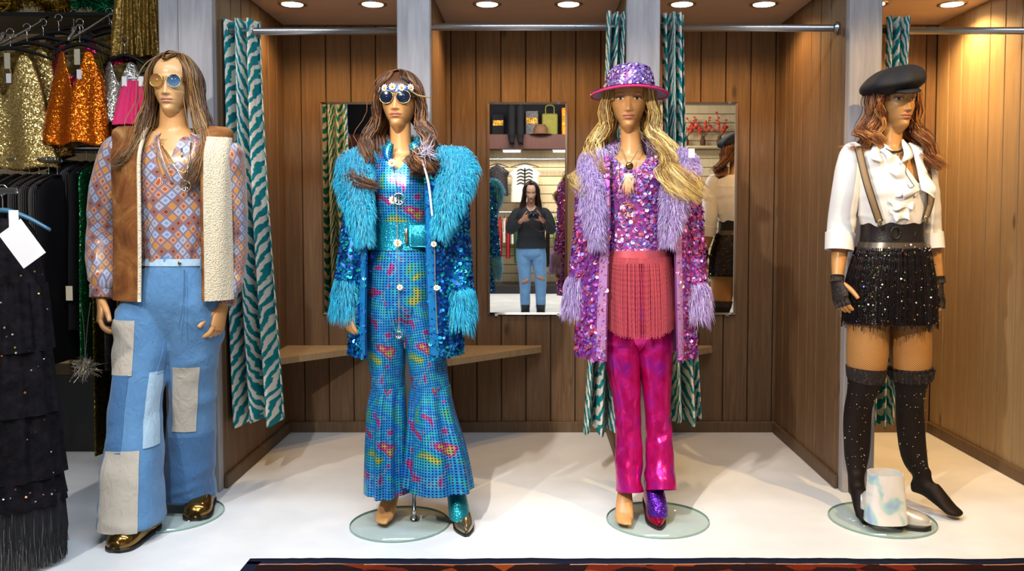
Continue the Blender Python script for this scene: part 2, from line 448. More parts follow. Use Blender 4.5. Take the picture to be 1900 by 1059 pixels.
t.base(c); t.bump(t.noise(uvv, 20, 3), .12, .01); MT['holo'] = t.p(.28, .58)
t = NT('blue_glitter'); c = t.mix(sparkle(t, 420, .55), lin('#0a6f96'), lin('#1fa8c4')); t.base(c); MT['blue_glitter'] = t.p(.32, .6)
MT['blue_lining'] = plain('blue_satin', '#1672b4', .35, .2)
MT['blue_base'] = plain('blue_fur_base', '#0f86a8', .8)
MT['lav_base'] = plain('lavender_fur_base', '#a088c0', .8)
MT['lav_lining'] = plain('mauve_satin', '#a678ae', .4, .1)
MT['coat_blue'] = plain('blue_sequin_cloth', '#0f4f9a', .35, .5)
MT['coat_lav'] = plain('magenta_sequin_cloth', '#a04aa8', .35, .5)
t = NT('magenta_foil'); u, v, uvv = t.uv(); g = t.noise(uvv, 11, 3, .55, .7)
t.base(t.ramp(g, [(.3, lin('#c40c6a')), (.5, lin('#d81a80')), (.7, lin('#b424ae'))])); t.bump(t.noise(t.scale(uvv, (1, .45, 1)), 26, 3, .5, .8), .35, .012); MT['foil'] = t.p(.26, .62)
MT['fringe_pink'] = plain('rose_bead_chain', '#d86272', .28, .55, .2, 300)
MT['fringe_cloth'] = plain('rose_mesh', '#b04a5a', .5, .2)
t = NT('red_boot_foil'); t.base(t.mix(t.noise(t.obj(), 14), lin('#b0123c'), lin('#d62a52'))); MT['red_foil'] = t.p(.22, .8)
t = NT('purple_boot_sequin'); t.base(t.mix(sparkle(t, 380, .7), lin('#3a1fa8'), lin('#7a2fc0'))); MT['purple_glitter'] = t.p(.25, .8)
t = NT('teal_boot_glitter'); t.base(t.mix(sparkle(t, 420, .7), lin('#0f7f9e'), lin('#2fb0b8'))); MT['teal_glitter'] = t.p(.28, .75)
MT['pewter'] = plain('pewter_leather', '#a8977c', .2, .9)
MT['white_petal'] = plain('white_petal', '#f2efe8', .6)
MT['yellow_eye'] = plain('yellow_eye', '#e0a21c', .6)
MT['band'] = plain('blue_violet_sequin_band', '#4a6ab8', .25, .6, .5, 160)
MT['lace_white'] = plain('white_lace', '#dcd3dc', .6)
t = NT('dark_lens'); t.base(lin('#16223a')); MT['lens_dark'] = t.p(.08, .35, .8)
def lens(name, a, b, z0, z1):
    t = NT(name); x = t.n('ShaderNodeSeparateXYZ'); t.l(t.n('ShaderNodeTexCoord').outputs['Generated'], x.inputs[0])
    c = t.ramp(x.outputs[2], [(0, lin(a)), (1, lin(b))])
    tr = t.n('ShaderNodeBsdfTransparent'); t.l(c, tr.inputs[0]); mx = t.n('ShaderNodeMixShader'); t.base(c); t.p(.08, 0, .6)
    mx.inputs[0].default_value = .5; t.l(tr.outputs[0], mx.inputs[1]); t.l(t.b.outputs[0], mx.inputs[2]); t.l(mx.outputs[0], t.out.inputs[0])
    return t.m
MT['lens_amber'] = lens('amber_lens', '#d8a85a', '#8a5030', 0, 1)
MT['lens_blue'] = lens('blue_lens', '#6f9ac8', '#14244a', 0, 1)
MT['white_cotton'] = plain('white_cotton', '#e9e6e4', .75, 0, .04, 20, .1)
MT['black_cloth'] = plain('black_cloth', '#0f0e11', .85, 0, .2, 60, .2, .2)
MT['cap_cloth'] = plain('black_cap_wool', '#1a1a20', .75, 0, .2, 90, .25)
MT['leather_black'] = plain('black_leather', '#1c1719', .35, 0, .2, 40, .2)
MT['bead_black'] = plain('black_bugle_beads', '#241f22', .22, .55, .4, 200)
t = NT('black_sequin_cloth'); t.base(t.mix(sparkle(t, 330, .8), lin('#0c0b0d'), lin('#3a322f'))); MT['black_sequin'] = t.p(.25, .6)
MT['silver_mesh'] = plain('silver_bead_band', '#6a6058', .3, .7, .5, 220)
MT['suspender'] = plain('olive_tan_strap', '#8a7558', .7, 0, .15, 120)
MT['suspender_edge'] = plain('dark_strap_edge', '#3a2d22', .7)
t = NT('fishnet_skin'); u, v, uvv = t.uv()
x1 = t.math('ABSOLUTE', t.math('SUBTRACT', t.math('FRACT', t.math('MULTIPLY', t.math('ADD', u, v), 130)), .5)); x2 = t.math('ABSOLUTE', t.math('SUBTRACT', t.math('FRACT', t.math('MULTIPLY', t.math('SUBTRACT', u, v), 130)), .5))
c = t.mix(t.ramp(t.math('MINIMUM', x1, x2), [(.06, (1,) * 3), (.10, (0,) * 3)]), lin('#c08a4e'), lin('#3a2414')); t.base(c); MT['fishnet'] = t.p(.45, 0, .4)
t = NT('black_stocking'); lw = t.n('ShaderNodeLayerWeight'); lw.inputs[0].default_value = .35
t.base(t.mix(lw.outputs['Facing'], lin('#1c120d'), lin('#070505'))); MT['stocking'] = t.p(.6, 0, .2)
t = NT('black_lace'); t.base(t.mix(t.ramp(t.noise(t.obj(), 130, 2), [(.54, (0,) * 3), (.62, (1,) * 3)]), lin('#0e0b0c'), lin('#4a3022'))); MT['lace_black'] = t.p(.7)
t = NT('silver_hologram'); u, v, uvv = t.uv(); g = t.noise(t.obj(), 9, 2, .5, .8)
t.base(t.ramp(g, [(.22, lin('#d8a8cc')), (.32, lin('#a8bce6')), (.40, lin('#b4dcd8')), (.47, lin('#f0ece8')), (.72, lin('#fbf6f0'))])); t.bump(t.noise(t.obj(), 45, 3), .2, .006); MT['holo_silver'] = t.p(.34, .22)
MT['silver_leather'] = plain('silver_leather', '#d8d4ce', .34, .45)
# shop goods
def seq(name, a, b, scale=230, st=.75, rough=.25, metal=.85):
    t = NT(name); cc = sparkle(t, scale, st); t.base(t.mix(cc, lin(a), lin(b))); MT[name] = t.p(rough, metal); return MT[name]
seq('gold_sequin', '#a8803a', '#f0d890'); seq('orange_sequin', '#c8420a', '#f08a1c'); seq('magenta_sequin', '#8a0f3a', '#d83a6c'); seq('silver_sequin', '#a8a49a', '#f2efe8')
seq('bronze_skirt', '#5a4020', '#b8923e', 120, .5, .35, .6); seq('olive_sequin', '#2c2810', '#6f6420', 160); seq('green_sequin', '#0b3a20', '#2f8a50', 160)
seq('gold_dark', '#3a2a10', '#a8782a', 200); seq('black_shine', '#0d0b0d', '#332a2e', 160, .4, .4, .3)
MT['pink_boa'] = plain('hot_pink_plush', '#d82a6a', .8, 0, .25, 120, .4)
t = NT('pinstripe'); u, v, uvv = t.uv(); t.base(t.mix(t.ramp(t.math('ABSOLUTE', t.math('SUBTRACT', t.math('FRACT', t.math('MULTIPLY', u, 80)), .5)), [(.40, (0,) * 3), (.45, (1,) * 3)]), lin('#141115'), lin('#8a8078'))); MT['pinstripe'] = t.p(.7)
t = NT('ruffled_black'); g = t.noise(t.obj(), 30, 4); t.base(t.ramp(g, [(.3, lin('#070609')), (.7, lin('#1b181d'))])); t.bump(g, .6, .01); MT['ruffle'] = t.p(.8, 0, .12)
MT['hanger_black'] = plain('black_plastic', '#131315', .35, 0, spec=.5)
MT['hanger_blue'] = plain('blue_plastic', '#3a6a86', .35)
MT['paper'] = plain('white_paper_tag', '#f4f3f5', .6, 0, .02)
MT['tag_cream'] = plain('cream_tag', '#cfc4a8', .6)
MT['lattice'] = seq('gold_lattice', '#1c1608', '#8a6a20', 60, .3, .5, .4)
MT['tinsel_gold'] = plain('gold_tinsel', '#a07818', .2, 1., .4, 60); MT['tinsel_green'] = plain('green_tinsel', '#0f7a4a', .2, .9, .4, 60)
for k, h in dict(cloth_red='#a81c1c', cloth_green='#12502c', cloth_white='#d8d2c4', cloth_maroon='#4a1a24', cloth_brown='#5a3a22', cloth_olive='#6f6a22', cloth_teal='#2a8aa0', cloth_lime='#7ab82a', cloth_pink='#c84a6a', cloth_purple='#4a2a6a', cloth_grey='#8a857c').items():
    MT[k] = plain(k, h, .8, 0, .25, 18, .3)
MT['sweater'] = plain('charcoal_knit', '#2a2a2e', .85, 0, .2, 60, .3)
MT['camera_body'] = plain('camera_body', '#141416', .4)
t = NT('rug_pile'); v = t.obj(); x = t.n('ShaderNodeSeparateXYZ'); t.l(v, x.inputs[0])
g = t.vor(t.scale(v, (9, 14, 1)), 1.0, 'Color'); bw = t.n('ShaderNodeRGBToBW'); t.l(g, bw.inputs[0])
c = t.ramp(bw.outputs[0], [(0, lin('#2c1410')), (.4, lin('#8a2e18')), (.55, lin('#b8521f')), (.66, lin('#1f171c')), (.85, lin('#983a1a'))], 'CONSTANT')
c = t.mix(t.noise(v, 240, 2), c, lin('#2a1410')); t.base(c); t.bump(t.noise(v, 400, 2), .6, .005); MT['rug'] = t.p(.95, 0, .05)
MT['rug_navy'] = plain('navy_rug_pile', '#1b1f30', .95, 0, .3, 200, .5, .05)
MT['rug_cream'] = plain('cream_rug_line', '#b88a6a', .95, 0, .2, 200, .4, .05)
MT['red_bloom'] = plain('red_blossom', '#d8321c', .6); MT['red_wood'] = wood('red_shelf_wood', '#3a1810', '#4a2014', '#582a1a')
# ================================================================ the setting
YB, YP = 5.06, 3.94            # back wall, front of the cubicle posts
def slab(name, lo, hi, mat, parent=None, bev=0.0):
    return MB().box(lo, hi, None, bev).build(name, mat, parent, smooth=False)
struct(slab('floor', (-4.2, -5.3, -.1), (4.2, 5.4, 0), MT['floor']))
CEIL = 2.385
struct(slab('ceiling', (-1.60, 3.99, CEIL), (2.5, YB + .1, CEIL + .1), MT['ceil']))
PW = .1455
def planks_x(parent, x0, x1, y, z0, z1, mat, th=.014):
    """vertical boards side by side along X, proud of a dark groove; they share one mesh"""
    src = None; x = x0; k = 0
    while x < x1 - .03:
        wd = min(PW, x1 - x)
        if wd > PW - 1e-6 and src is not None:
            o = src.copy(); link(o, parent)
        else:
            me = MB().box((0, -th, 0), (wd - .005, 0, z1 - z0), None, .003)
            o = me.build('plank', mat, None, smooth=False); o.parent = parent
            if wd > PW - 1e-6: src = o
        o.location = np.array((x + .0025, y, z0)) - world_of(parent); k += 1
        x += PW
def planks_y(parent, x, side, y0, y1, z0, z1, mat, th=.014):
    src = None; y = y1
    while y > y0 + .03:
        wd = min(PW, y - y0)
        if wd > PW - 1e-6 and src is not None:
            o = src.copy(); link(o, parent)
        else:
            lo, hi = (0, th) if side > 0 else (-th, 0)
            o = MB().box((lo, -wd + .005, 0), (hi, 0, z1 - z0), None, .003).build('plank', mat, None, smooth=False); o.parent = parent
            if wd > PW - 1e-6: src = o
        o.location = np.array((x, y - .0025, z0)) - world_of(parent)
        y -= PW
XL, XM, XN, XR, XF = -1.530, -.545, .497, 1.500, 2.345      # partitions, left to right; XF the far right wall
wb = struct(slab('wall_back', (-1.62, YB + .014, 0), (XF + .12, YB + .1, CEIL), MT['groove']))
planks_x(wb, -1.50, XF, YB + .014, 0, CEIL, MT['plank'])
halls = {}
for nm, xa, xb in (('wall_left', -1.53, -1.452), ('wall_middle_left', -.60, -.505), ('wall_middle_right', .445, .545), ('wall_right', 1.428, 1.555)):
    wl = struct(slab(nm, (xa + .014, YP + .05, 0), (xb - .014, YB, CEIL), MT['groove']))
    planks_y(wl, xb - .014, 1, YP + .052, YB, 0, CEIL, MT['plank'])
    planks_y(wl, xa + .014, -1, YP + .052, YB, 0, CEIL, MT['plank'])
    halls[nm] = (xa, xb)
wl = struct(slab('wall_far_right', (XF + .014, 2.2, 0), (XF + .1, YB, CEIL + .6), MT['groove']))
planks_y(wl, XF + .014, -1, 2.2, YB, 0, CEIL + .6, MT['plank_light'])
# baseboards
bbh = .062
for nm, lo, hi in (('baseboard_back', (-1.452, YB - .020, 0), (XF, YB, bbh)),
                   ('baseboard_left', (-1.452, YP + .05, 0), (-1.434, YB - .02, bbh)),
                   ('baseboard_middle_left', (-.505, YP + .05, 0), (-.487, YB - .02, bbh)),
                   ('baseboard_middle_right', (.427, YP + .05, 0), (.445, YB - .02, bbh)),
                   ('baseboard_right', (1.410, YP + .05, 0), (1.428, YB - .02, bbh)),
                   ('baseboard_right_inner', (1.555, YP + .05, 0), (1.573, YB - .02, bbh)),
                   ('baseboard_far_right', (XF - .018, 2.2, 0), (XF, YB - .02, bbh))):
    struct(slab(nm, lo, hi, MT['trim'], None, .003))
# posts
for k, (xa, xb, yy) in enumerate(((-1.605, -1.452, 0), (-.617, -.467, 0), (.422, .572, 0), (1.428, 1.575, 0))):
    struct(slab('trim_%d' % (k + 1), (xa, YP - .004, 0), (xb, YP + .05, 3.1), MT['post'], None, .004))
struct(slab('trim_5', (-1.70, YP + .012, 0), (-1.607, YP + .07, 3.1), MT['post'], None, .004))
struct(slab('trim_6', (-1.70, YP + .03, CEIL - .0), (XF, YP + .05, 3.1), MT['trim']))
# recessed ceiling lamps
for k, x in enumerate((-1.262, -.842, -.243, .183, .777, 1.205, 1.78, 2.19)):
    yl = 4.57
    r = empty('recessed_lamp', (x, yl, CEIL))
    m = MB(); revolve(m, [(.058, -.004), (.070, -.006), (.074, -.003), (.074, .0)], (x, yl, CEIL), 28); m.build('bezel', MT['steel'], r)
    m = MB(); revolve(m, [(.001, -.005), (.052, -.005), (.058, -.003)], (x, yl, CEIL), 28); m.build('diffuser', MT['glow'], r)
    l = bpy.data.lights.new('recessed_lamp_light', 'SPOT'); l.energy = 24 if x < 1.6 else 60; l.color = (1, .58, .22); l.spot_size = math.radians(150); l.spot_blend = .6; l.shadow_soft_size = .05
    lo = bpy.data.objects.new('recessed_lamp_light', l); COL.objects.link(lo); lo.location = (x, yl, CEIL - .012)
    pos = ('in the left cubicle, next to the striped curtain', 'in the left cubicle, next to the second post', 'in the middle cubicle, left one', 'in the middle cubicle, right one',
           'in the third cubicle, nearer the third post', 'in the third cubicle, nearer the fourth post', 'in the right cubicle, behind the fourth post', 'in the right cubicle, near the far right wall')[k]
    tag(r, 'round warm recessed lamp ' + pos, 'lamp', 'recessed cubicle lamps')
# curtain rails
def rail(x0, x1, y, z, label, r=.017):
    e = empty('curtain_rail', (x0, y, z))
    m = MB(); pipe(m, [(x0, y, z), (x1, y, z)], r, 16); m.build('pipe', MT['steel'], e)
    for x, s in ((x0, 1), (x1, -1)):
        m = MB(); revolve(m, [(.03, 0), (.03, .006 * s), (.021, .01 * s), (.021, .02 * s)], (x, y, z), 20, axis='x'); m.build('flange', MT['steel'], e)
    tag(e, label, 'rail', 'curtain rails')
YR = 4.10
rz = P(640, 58, YR)[2]
rail(-1.450, -.606, YR, rz, 'steel curtain pipe across the left cubicle')
rail(-.502, .442, YR, P(960, 50, YR)[2], 'steel curtain pipe across the middle cubicle')
rail(.550, 1.424, YR, P(1400, 52, YR)[2], 'steel curtain pipe across the third cubicle')
rail(1.56, XF - .002, YR, P(1780, 57, YR)[2], 'steel curtain pipe across the right cubicle')
# mirrors with bevelled rims
def mirror(xc, label):
    wd, z0, z1 = .465, P(980, 583, YB)[2], P(980, 190, YB)[2]
    x0, x1 = xc - wd / 2, xc + wd / 2; y = YB - .014
    e = empty('wall_mirror', (xc, y, z0))
    b = .013
    MB().box((x0 + .002, y + .002, z0 + .002), (x1 - .002, y + .012, z1 - .002)).build('backing', MT['mirror_back'], e, False)
    m = MB(); m.add([(x0 + b, y, z0 + b), (x1 - b, y, z0 + b), (x1 - b, y, z1 - b), (x0 + b, y, z1 - b)], [[0, 1, 2, 3]]); m.build('glass', MT['mirror'], e, False)
    O = [(x0, y + .0022, z0), (x1, y + .0022, z0), (x1, y + .0022, z1), (x0, y + .0022, z1)]; I = [(x0 + b, y, z0 + b), (x1 - b, y, z0 + b), (x1 - b, y, z1 - b), (x0 + b, y, z1 - b)]
    for k in range(4):
        m = MB(); m.add([O[k], O[(k + 1) % 4], I[(k + 1) % 4], I[k]], [[0, 1, 2, 3]]); m.build('bevel', MT['mirror'], e, False)
    for xx, zz in ((x0 + .05, z0), (x1 - .05, z0), (x0 + .05, z1), (x1 - .05, z1)):
        MB().box((xx - .008, y - .003, zz - .008), (xx + .008, y + .013, zz + .006)).build('clip', MT['chrome'], e, False)
    tag(e, label, 'mirror', 'tall cubicle mirrors')
mirror((P(598, 400, YB)[0] + P(744, 400, YB)[0]) / 2, 'tall frameless mirror behind the blue-costumed mannequin')
mirror((P(905, 400, YB)[0] + P(1052, 400, YB)[0]) / 2, 'tall narrow mirror in the middle cubicle reflecting a person with a camera')
mirror((P(1219, 400, YB)[0] + P(1366, 400, YB)[0]) / 2, 'tall mirror behind the pink-costumed mannequin by a curtain')
# corner seats
def corner_seat(x0, x1, dep, label):
    z = .515; th = .035
    e = empty('corner_seat', (x0, YB, z))
    y = YB - .001
    V = []
    for zz in (z - th, z): V += [(x0, y, zz), (x0, y - dep, zz), (x0 + .05, y - dep, zz), (x1, y - .05, zz), (x1, y, zz)]
    F = [[4, 3, 2, 1, 0], [5, 6, 7, 8, 9]] + [[k, (k + 1) % 5, 5 + (k + 1) % 5, 5 + k] for k in range(5)]
    MB().add(V, F).build('seat_board', MT['plank_light'], e, False)
    MB().box((x1 - .10, y - .035, z - th - .03), (x1 - .03, y, z - th)).build('bracket', MT['trim'], e, False)
    MB().box((x0, y - dep + .02, z - th - .03), (x0 + .03, y - .05, z - th)).build('bracket', MT['trim'], e, False)
    tag(e, label, 'seat', 'corner seats')
corner_seat(-1.452, -.97, .50, 'grey-brown wooden corner seat in the left cubicle')
corner_seat(-.503, .045, .50, 'grey-brown wooden corner seat below the middle mirror')
corner_seat(.547, 1.045, .46, 'grey-brown corner seat mostly hidden behind the pink mannequin and curtain')

# ---------------------------------------------------------------- curtains
def curtain(top, bot, ztop, zbot, nf, label, yc=YR, dep=.045, seed=1, u0=0.0):
    """pleated cloth between x spans top and bot"""
    nu, nv = nf * 18 + 1, 46
    s = np.linspace(0, 1, nu); r = np.random.default_rng(seed); ph = r.uniform(0, 6.28)
    V = np.zeros((nv, nu, 3)); uv = np.zeros((nv, nu, 2))
    wflat = nf * .17 * 1.0
    for i, t in enumerate(np.linspace(0, 1, nv)):
        a = t ** 1.2
        x0 = top[0] * (1 - a) + bot[0] * a; x1 = top[1] * (1 - a) + bot[1] * a
        warp = s + .03 * np.sin(2 * PI * s * 1.5 + ph + t)
        wv = np.sin(2 * PI * nf * s + ph * 0); wv2 = np.sin(4 * PI * nf * s) * .22
        d = dep * (1 + .5 * t)
        V[i, :, 0] = x0 + (x1 - x0) * s + (x1 - x0) / nf * .10 * wv2 + .006 * np.sin(5 * t + 3 * s)
        V[i, :, 1] = yc - d * (np.sign(wv) * np.abs(wv) ** .7) + .01 * np.sin(6 * s + 2 * t + ph)
        V[i, :, 2] = ztop + (zbot - ztop) * t + .012 * np.sin(2 * PI * s * 2 + ph) * t
        uv[i, :, 0] = u0 + warp * wflat; uv[i, :, 1] = -(ztop - zbot) * t
    e = empty('curtain', (float(np.mean(V[:, :, 0])), yc, zbot))
    m = MB(); m.grid(V, uv)
    o = m.build('cloth', MT['zebra'], e)
    md = o.modifiers.new('thickness', 'SOLIDIFY'); md.thickness = .002
    for k in range(nf):
        x = top[0] + (top[1] - top[0]) * (k + .5) / nf
        m = MB(); a = np.arange(17) * 2 * PI / 16
        pipe(m, [(x, yc + .026 * math.cos(q), rz + .026 * math.sin(q)) for q in a], .005, 6, 17); m.build('grommet', MT['chrome'], e)
    tag(e, label, 'curtain', 'zebra-striped curtains')
def X(px, py=400, Y=YR): return P(px, py, Y)[0]
# left curtain, gathered at the first post
curtain((X(398), X(487)), (X(405), X(517)), P(440, 38, YR)[2], P(450, 782, YR)[2], 4, 'teal and white zebra-striped curtain at the left post, beside the suede-vest mannequin', seed=3, dep=.05)
curtain((X(1124), X(1164)), (X(1086), X(1156)), P(1140, 24, YR)[2], P(1120, 800, YR)[2], 3, 'teal zebra-striped curtain left of the third post, behind the pink mannequin', seed=5, u0=.05)
curtain((X(1226), X(1266)), (X(1232), X(1303)), P(1240, 26, YR)[2], P(1270, 782, YR)[2], 3, 'teal zebra-striped curtain right of the third post, behind the pink mannequin', seed=8, u0=.12)
curtain((X(1636), X(1680)), (X(1622), X(1662)), P(1655, 33, YR)[2], P(1640, 785, YR)[2], 3, 'teal zebra-striped curtain behind the mannequin in a black cap', seed=9, u0=.02)

# ---------------------------------------------------------------- rug
rx0, rx1, ry1, ry0 = -1.05, 2.7, G(1100, 1041)[1], 1.5
rg = empty('rug', ((rx0 + rx1) / 2, (ry0 + ry1) / 2, 0))
n = 120; xs = np.linspace(rx0, rx1, n); r = np.random.default_rng(4)
edge = ry1 + np.convolve(r.normal(0, .012, n + 8), np.ones(9) / 9, 'valid')[:n]
def strip(d0, d1, z, name, mat, parent, inset=0.0):
    m = MB(); A = np.stack([xs, edge - d0, np.full(n, z)], -1); B = np.stack([xs, edge - d1, np.full(n, z)], -1)
    A[:, 0] = np.clip(A[:, 0], rx0 + inset + .04 * 0, rx1); B[:, 0] = np.clip(B[:, 0], rx0 + inset, rx1)
    A2 = A.copy(); A2[:, 2] = 0.001; B2 = B.copy(); B2[:, 2] = .001
    m.grid(np.stack([A2, A, B, B2]))
    return m.build(name, mat, parent)
strip(0, .052, .012, 'border', MT['rug_navy'], rg)
strip(.052, .058, .0125, 'border_line', MT['rug_cream'], rg, .05)
m = MB(); m.box((rx0 + .05, ry0, .001), (rx1, ry1 - .045, .0115)); m.build('pile', MT['rug'], rg, False)
m = MB(); m.box((rx0, ry0, .001), (rx0 + .05, ry1 - .03, .012)); m.build('border', MT['rug_navy'], rg, False)
k = 0
for x in np.arange(rx0 + .07, rx1 - .1, .125):      # orange bricks of the border pattern
    i = int((x - rx0) / (rx1 - rx0) * (n - 1))
    m = MB().box((x, edge[i] - .105, .008), (x + .112, edge[i] - .060, .0128)); o = m.build('border_motif', MT['fringe_rug'] if 'fringe_rug' in MT else MT['rug'], rg, False)
tag(rg, 'dark-edged red and orange patterned rug at the front edge of the floor', 'rug')
# ================================================================ figures: helpers
def strands(mb, C, r, col, sides=4, flat=1.0):
    """many thin tapering tubes at once: C (N,K,3), r (K,) or (N,K), col (N,3) or (N,K,3)"""
    N, K = C.shape[:2]
    T = np.gradient(C, axis=1); T /= np.linalg.norm(T, axis=2, keepdims=True) + 1e-12
    ref = np.array((.31, .87, .38)); ref /= np.linalg.norm(ref)
    u = np.cross(T, ref); u /= np.linalg.norm(u, axis=2, keepdims=True) + 1e-9
    v = np.cross(T, u)
    r = np.broadcast_to(np.asarray(r, float), (N, K))
    a = np.arange(sides) * 2 * PI / sides
    V = C[:, :, None, :] + r[:, :, None, None] * (np.cos(a)[None, None, :, None] * u[:, :, None, :] + flat * np.sin(a)[None, None, :, None] * v[:, :, None, :])
    base = (np.arange(N) * K * sides)[:, None, None]; k = (np.arange(K - 1) * sides)[None, :, None]; j = np.arange(sides)[None, None, :]; j2 = (j + 1) % sides
    F = np.stack(np.broadcast_arrays(base + k + j, base + k + j2, base + k + sides + j2, base + k + sides + j), -1).reshape(-1, 4)
    col = np.asarray(col, float)
    if col.ndim == 2: col = np.repeat(col[:, None, :], K, 1)
    cc = np.repeat(col[:, :, None, :], sides, 2).reshape(-1, 3)
    uv = np.stack(np.broadcast_arrays(np.zeros((N, K, sides)), np.linspace(0, 1, K)[None, :, None]), -1).reshape(-1, 2)
    return mb.add(V.reshape(-1, 3), F, uv, cc)

def pick(pal, n, rng, jit=.12):
    pal = np.array([lin(p) for p in pal]); c = pal[rng.integers(0, len(pal), n)]
    return np.clip(c * (1 + rng.uniform(-jit, jit, (n, 1))), 0, 1)

def fur(mb, tube, n, length, pal, th=(0, 2 * PI), t=(0, 1), off=0.0, seed=0, droop=.5, rad=.0013, dirt=None):
    g = np.random.default_rng(seed); A = g.uniform(th[0], th[1], n); B = g.uniform(t[0], t[1], n)
    p = tube.eval(A, B, off - .004); nn = tube.normal(A, B, off)
    L = length * g.uniform(.55, 1.25, n)[:, None]
    cl = np.sin(p[:, :1] * 70) * np.sin(p[:, 2:] * 55 + 1.7)          # clumping
    side = g.normal(0, .15, (n, 3)) + .25 * cl * np.array((1, 0, .3))
    dn = np.array((0, 0, -droop)) if dirt is None else np.asarray(dirt)
    m = p + nn * L * .42 + side * L * .25 + dn * L * .25; e = p + nn * L * .58 + side * L * .55 + dn * L * 1.05
    C = np.stack([p, m, e], 1); c = pick(pal, n, g, .18)
    return strands(mb, C, np.array((rad, rad * .8, rad * .12)), c, 3)

def sequins(mb, tube, n, size, pal, th=(0, 2 * PI), t=(0, 1), off=0.0, disp=None, seed=0, tilt=.45):
    g = np.random.default_rng(seed); A = g.uniform(th[0], th[1], n); B = g.uniform(t[0], t[1], n)
    o = off if disp is None else off + disp(A, B)
    p = tube.eval(A, B, o); nn = tube.normal(A, B, o) + g.normal(0, tilt, (n, 3)); nn /= np.linalg.norm(nn, axis=1)[:, None]
    u = np.cross(nn, (.2, .3, 1)); u /= np.linalg.norm(u, axis=1)[:, None] + 1e-9; v = np.cross(nn, u)
    sz = size * g.uniform(.75, 1.2, n)[:, None, None]; k = 7; a = np.arange(k) * 2 * PI / k
    V = (p + nn * .0025)[:, None, :] + sz * (np.cos(a)[None, :, None] * u[:, None, :] + np.sin(a)[None, :, None] * v[:, None, :])
    F = (np.arange(n)[:, None] * k + np.arange(k)[None, :])
    return mb.add(V.reshape(-1, 3), F, None, np.repeat(pick(pal, n, g, .25), k, 0))

def remesh(mb, voxel=.008, smooth=4):
    """fuse overlapping closed lofts into one continuous skin"""
    o = mb.build('tmp_body', MT['skin'])
    r = o.modifiers.new('r', 'REMESH'); r.mode = 'VOXEL'; r.voxel_size = voxel
    s_ = o.modifiers.new('s', 'SMOOTH'); s_.iterations = smooth; s_.factor = .5
    dg = bpy.context.evaluated_depsgraph_get(); dg.update(); me = o.evaluated_get(dg).to_mesh()
    V = np.zeros(len(me.vertices) * 3, np.float32); me.vertices.foreach_get('co', V)
    F = [list(p.vertices) for p in me.polygons]
    o.evaluated_get(dg).to_mesh_clear(); md = o.data; bpy.data.objects.remove(o); bpy.data.meshes.remove(md)
    return V.reshape(-1, 3), F

def rot(v, ax, ang):
    ax = np.asarray(ax, float); ax = ax / np.linalg.norm(ax); v = np.asarray(v, float)
    return v * math.cos(ang) + np.cross(ax, v) * math.sin(ang) + ax * (v @ ax) * (1 - math.cos(ang))
def unit(v): v = np.asarray(v, float); return v / np.linalg.norm(v)

def hand(mb, W, D, s, col, curl=.35, sc=1.0, thumb=(-.0, -1., 0), spread=1.0, palm_only=False, grow=0.0, nail=None, curls=None):
    """five fingers; D points from wrist to fingers, the palm faces s*X unless turned by thumb direction"""
    D = unit(D); Th = np.asarray(thumb, float); Th = unit(Th - D * (Th @ D)); N = np.cross(D, Th) ; N = N * (1 if N[0] * s > 0 else -1)
    W = np.asarray(W, float)
    a = np.arange(16) * 2 * PI / 16
    prof = [(-.015, .020, .024), (.005, .020, .027), (.025, .019, .033), (.05, .017, .040), (.075, .0155, .041), (.092, .013, .039), (.098, .008, .034)]
    V = np.array([W + D * z * sc + N * (.006 * math.sin(max(z, 0) * 30)) + np.cos(a)[:, None] * N * (rn * sc + grow) + np.sin(a)[:, None] * Th * (rt * sc + grow) for z, rn, rt in prof])
    mb.grid(V, None, col, True, True, True)
    if palm_only: return
    for k, (of, ln, rr) in enumerate(((.029, .070, .0092), (.0098, .078, .0095), (-.0095, .072, .009), (-.0275, .056, .008))):
        c = curl * (1 + .12 * k) if curls is None else curls[k]
        d = unit(D + Th * of * 2.0 * spread); p = W + D * .085 * sc + Th * of * sc; pts = [p]
        for fr, bend in ((.45, c * .9), (.30, c * 1.1), (.25, c * .8)):
            d = unit(rot(d, np.cross(D, N), bend)); pts.append(pts[-1] + d * ln * fr * sc)
        pipe(mb, pts + [pts[-1] + d * .004 * sc], np.array((rr, rr * 1.02, rr * .93, rr * .75, rr * .3)) * sc, 10, 18, True, col)
    d = unit(D * .72 + Th * .62 + N * .35); p = W + D * .018 * sc + Th * .018 * sc + N * .004
    pts = [p]
    for ln, bd in ((.042, 0), (.034, .35), (.026, .25)):
        d = unit(d + D * bd); pts.append(pts[-1] + d * ln * sc)
    pipe(mb, pts + [pts[-1] + d * .004 * sc], np.array((.0135, .0118, .0105, .0085, .003)) * sc, 10, 18, True, col)

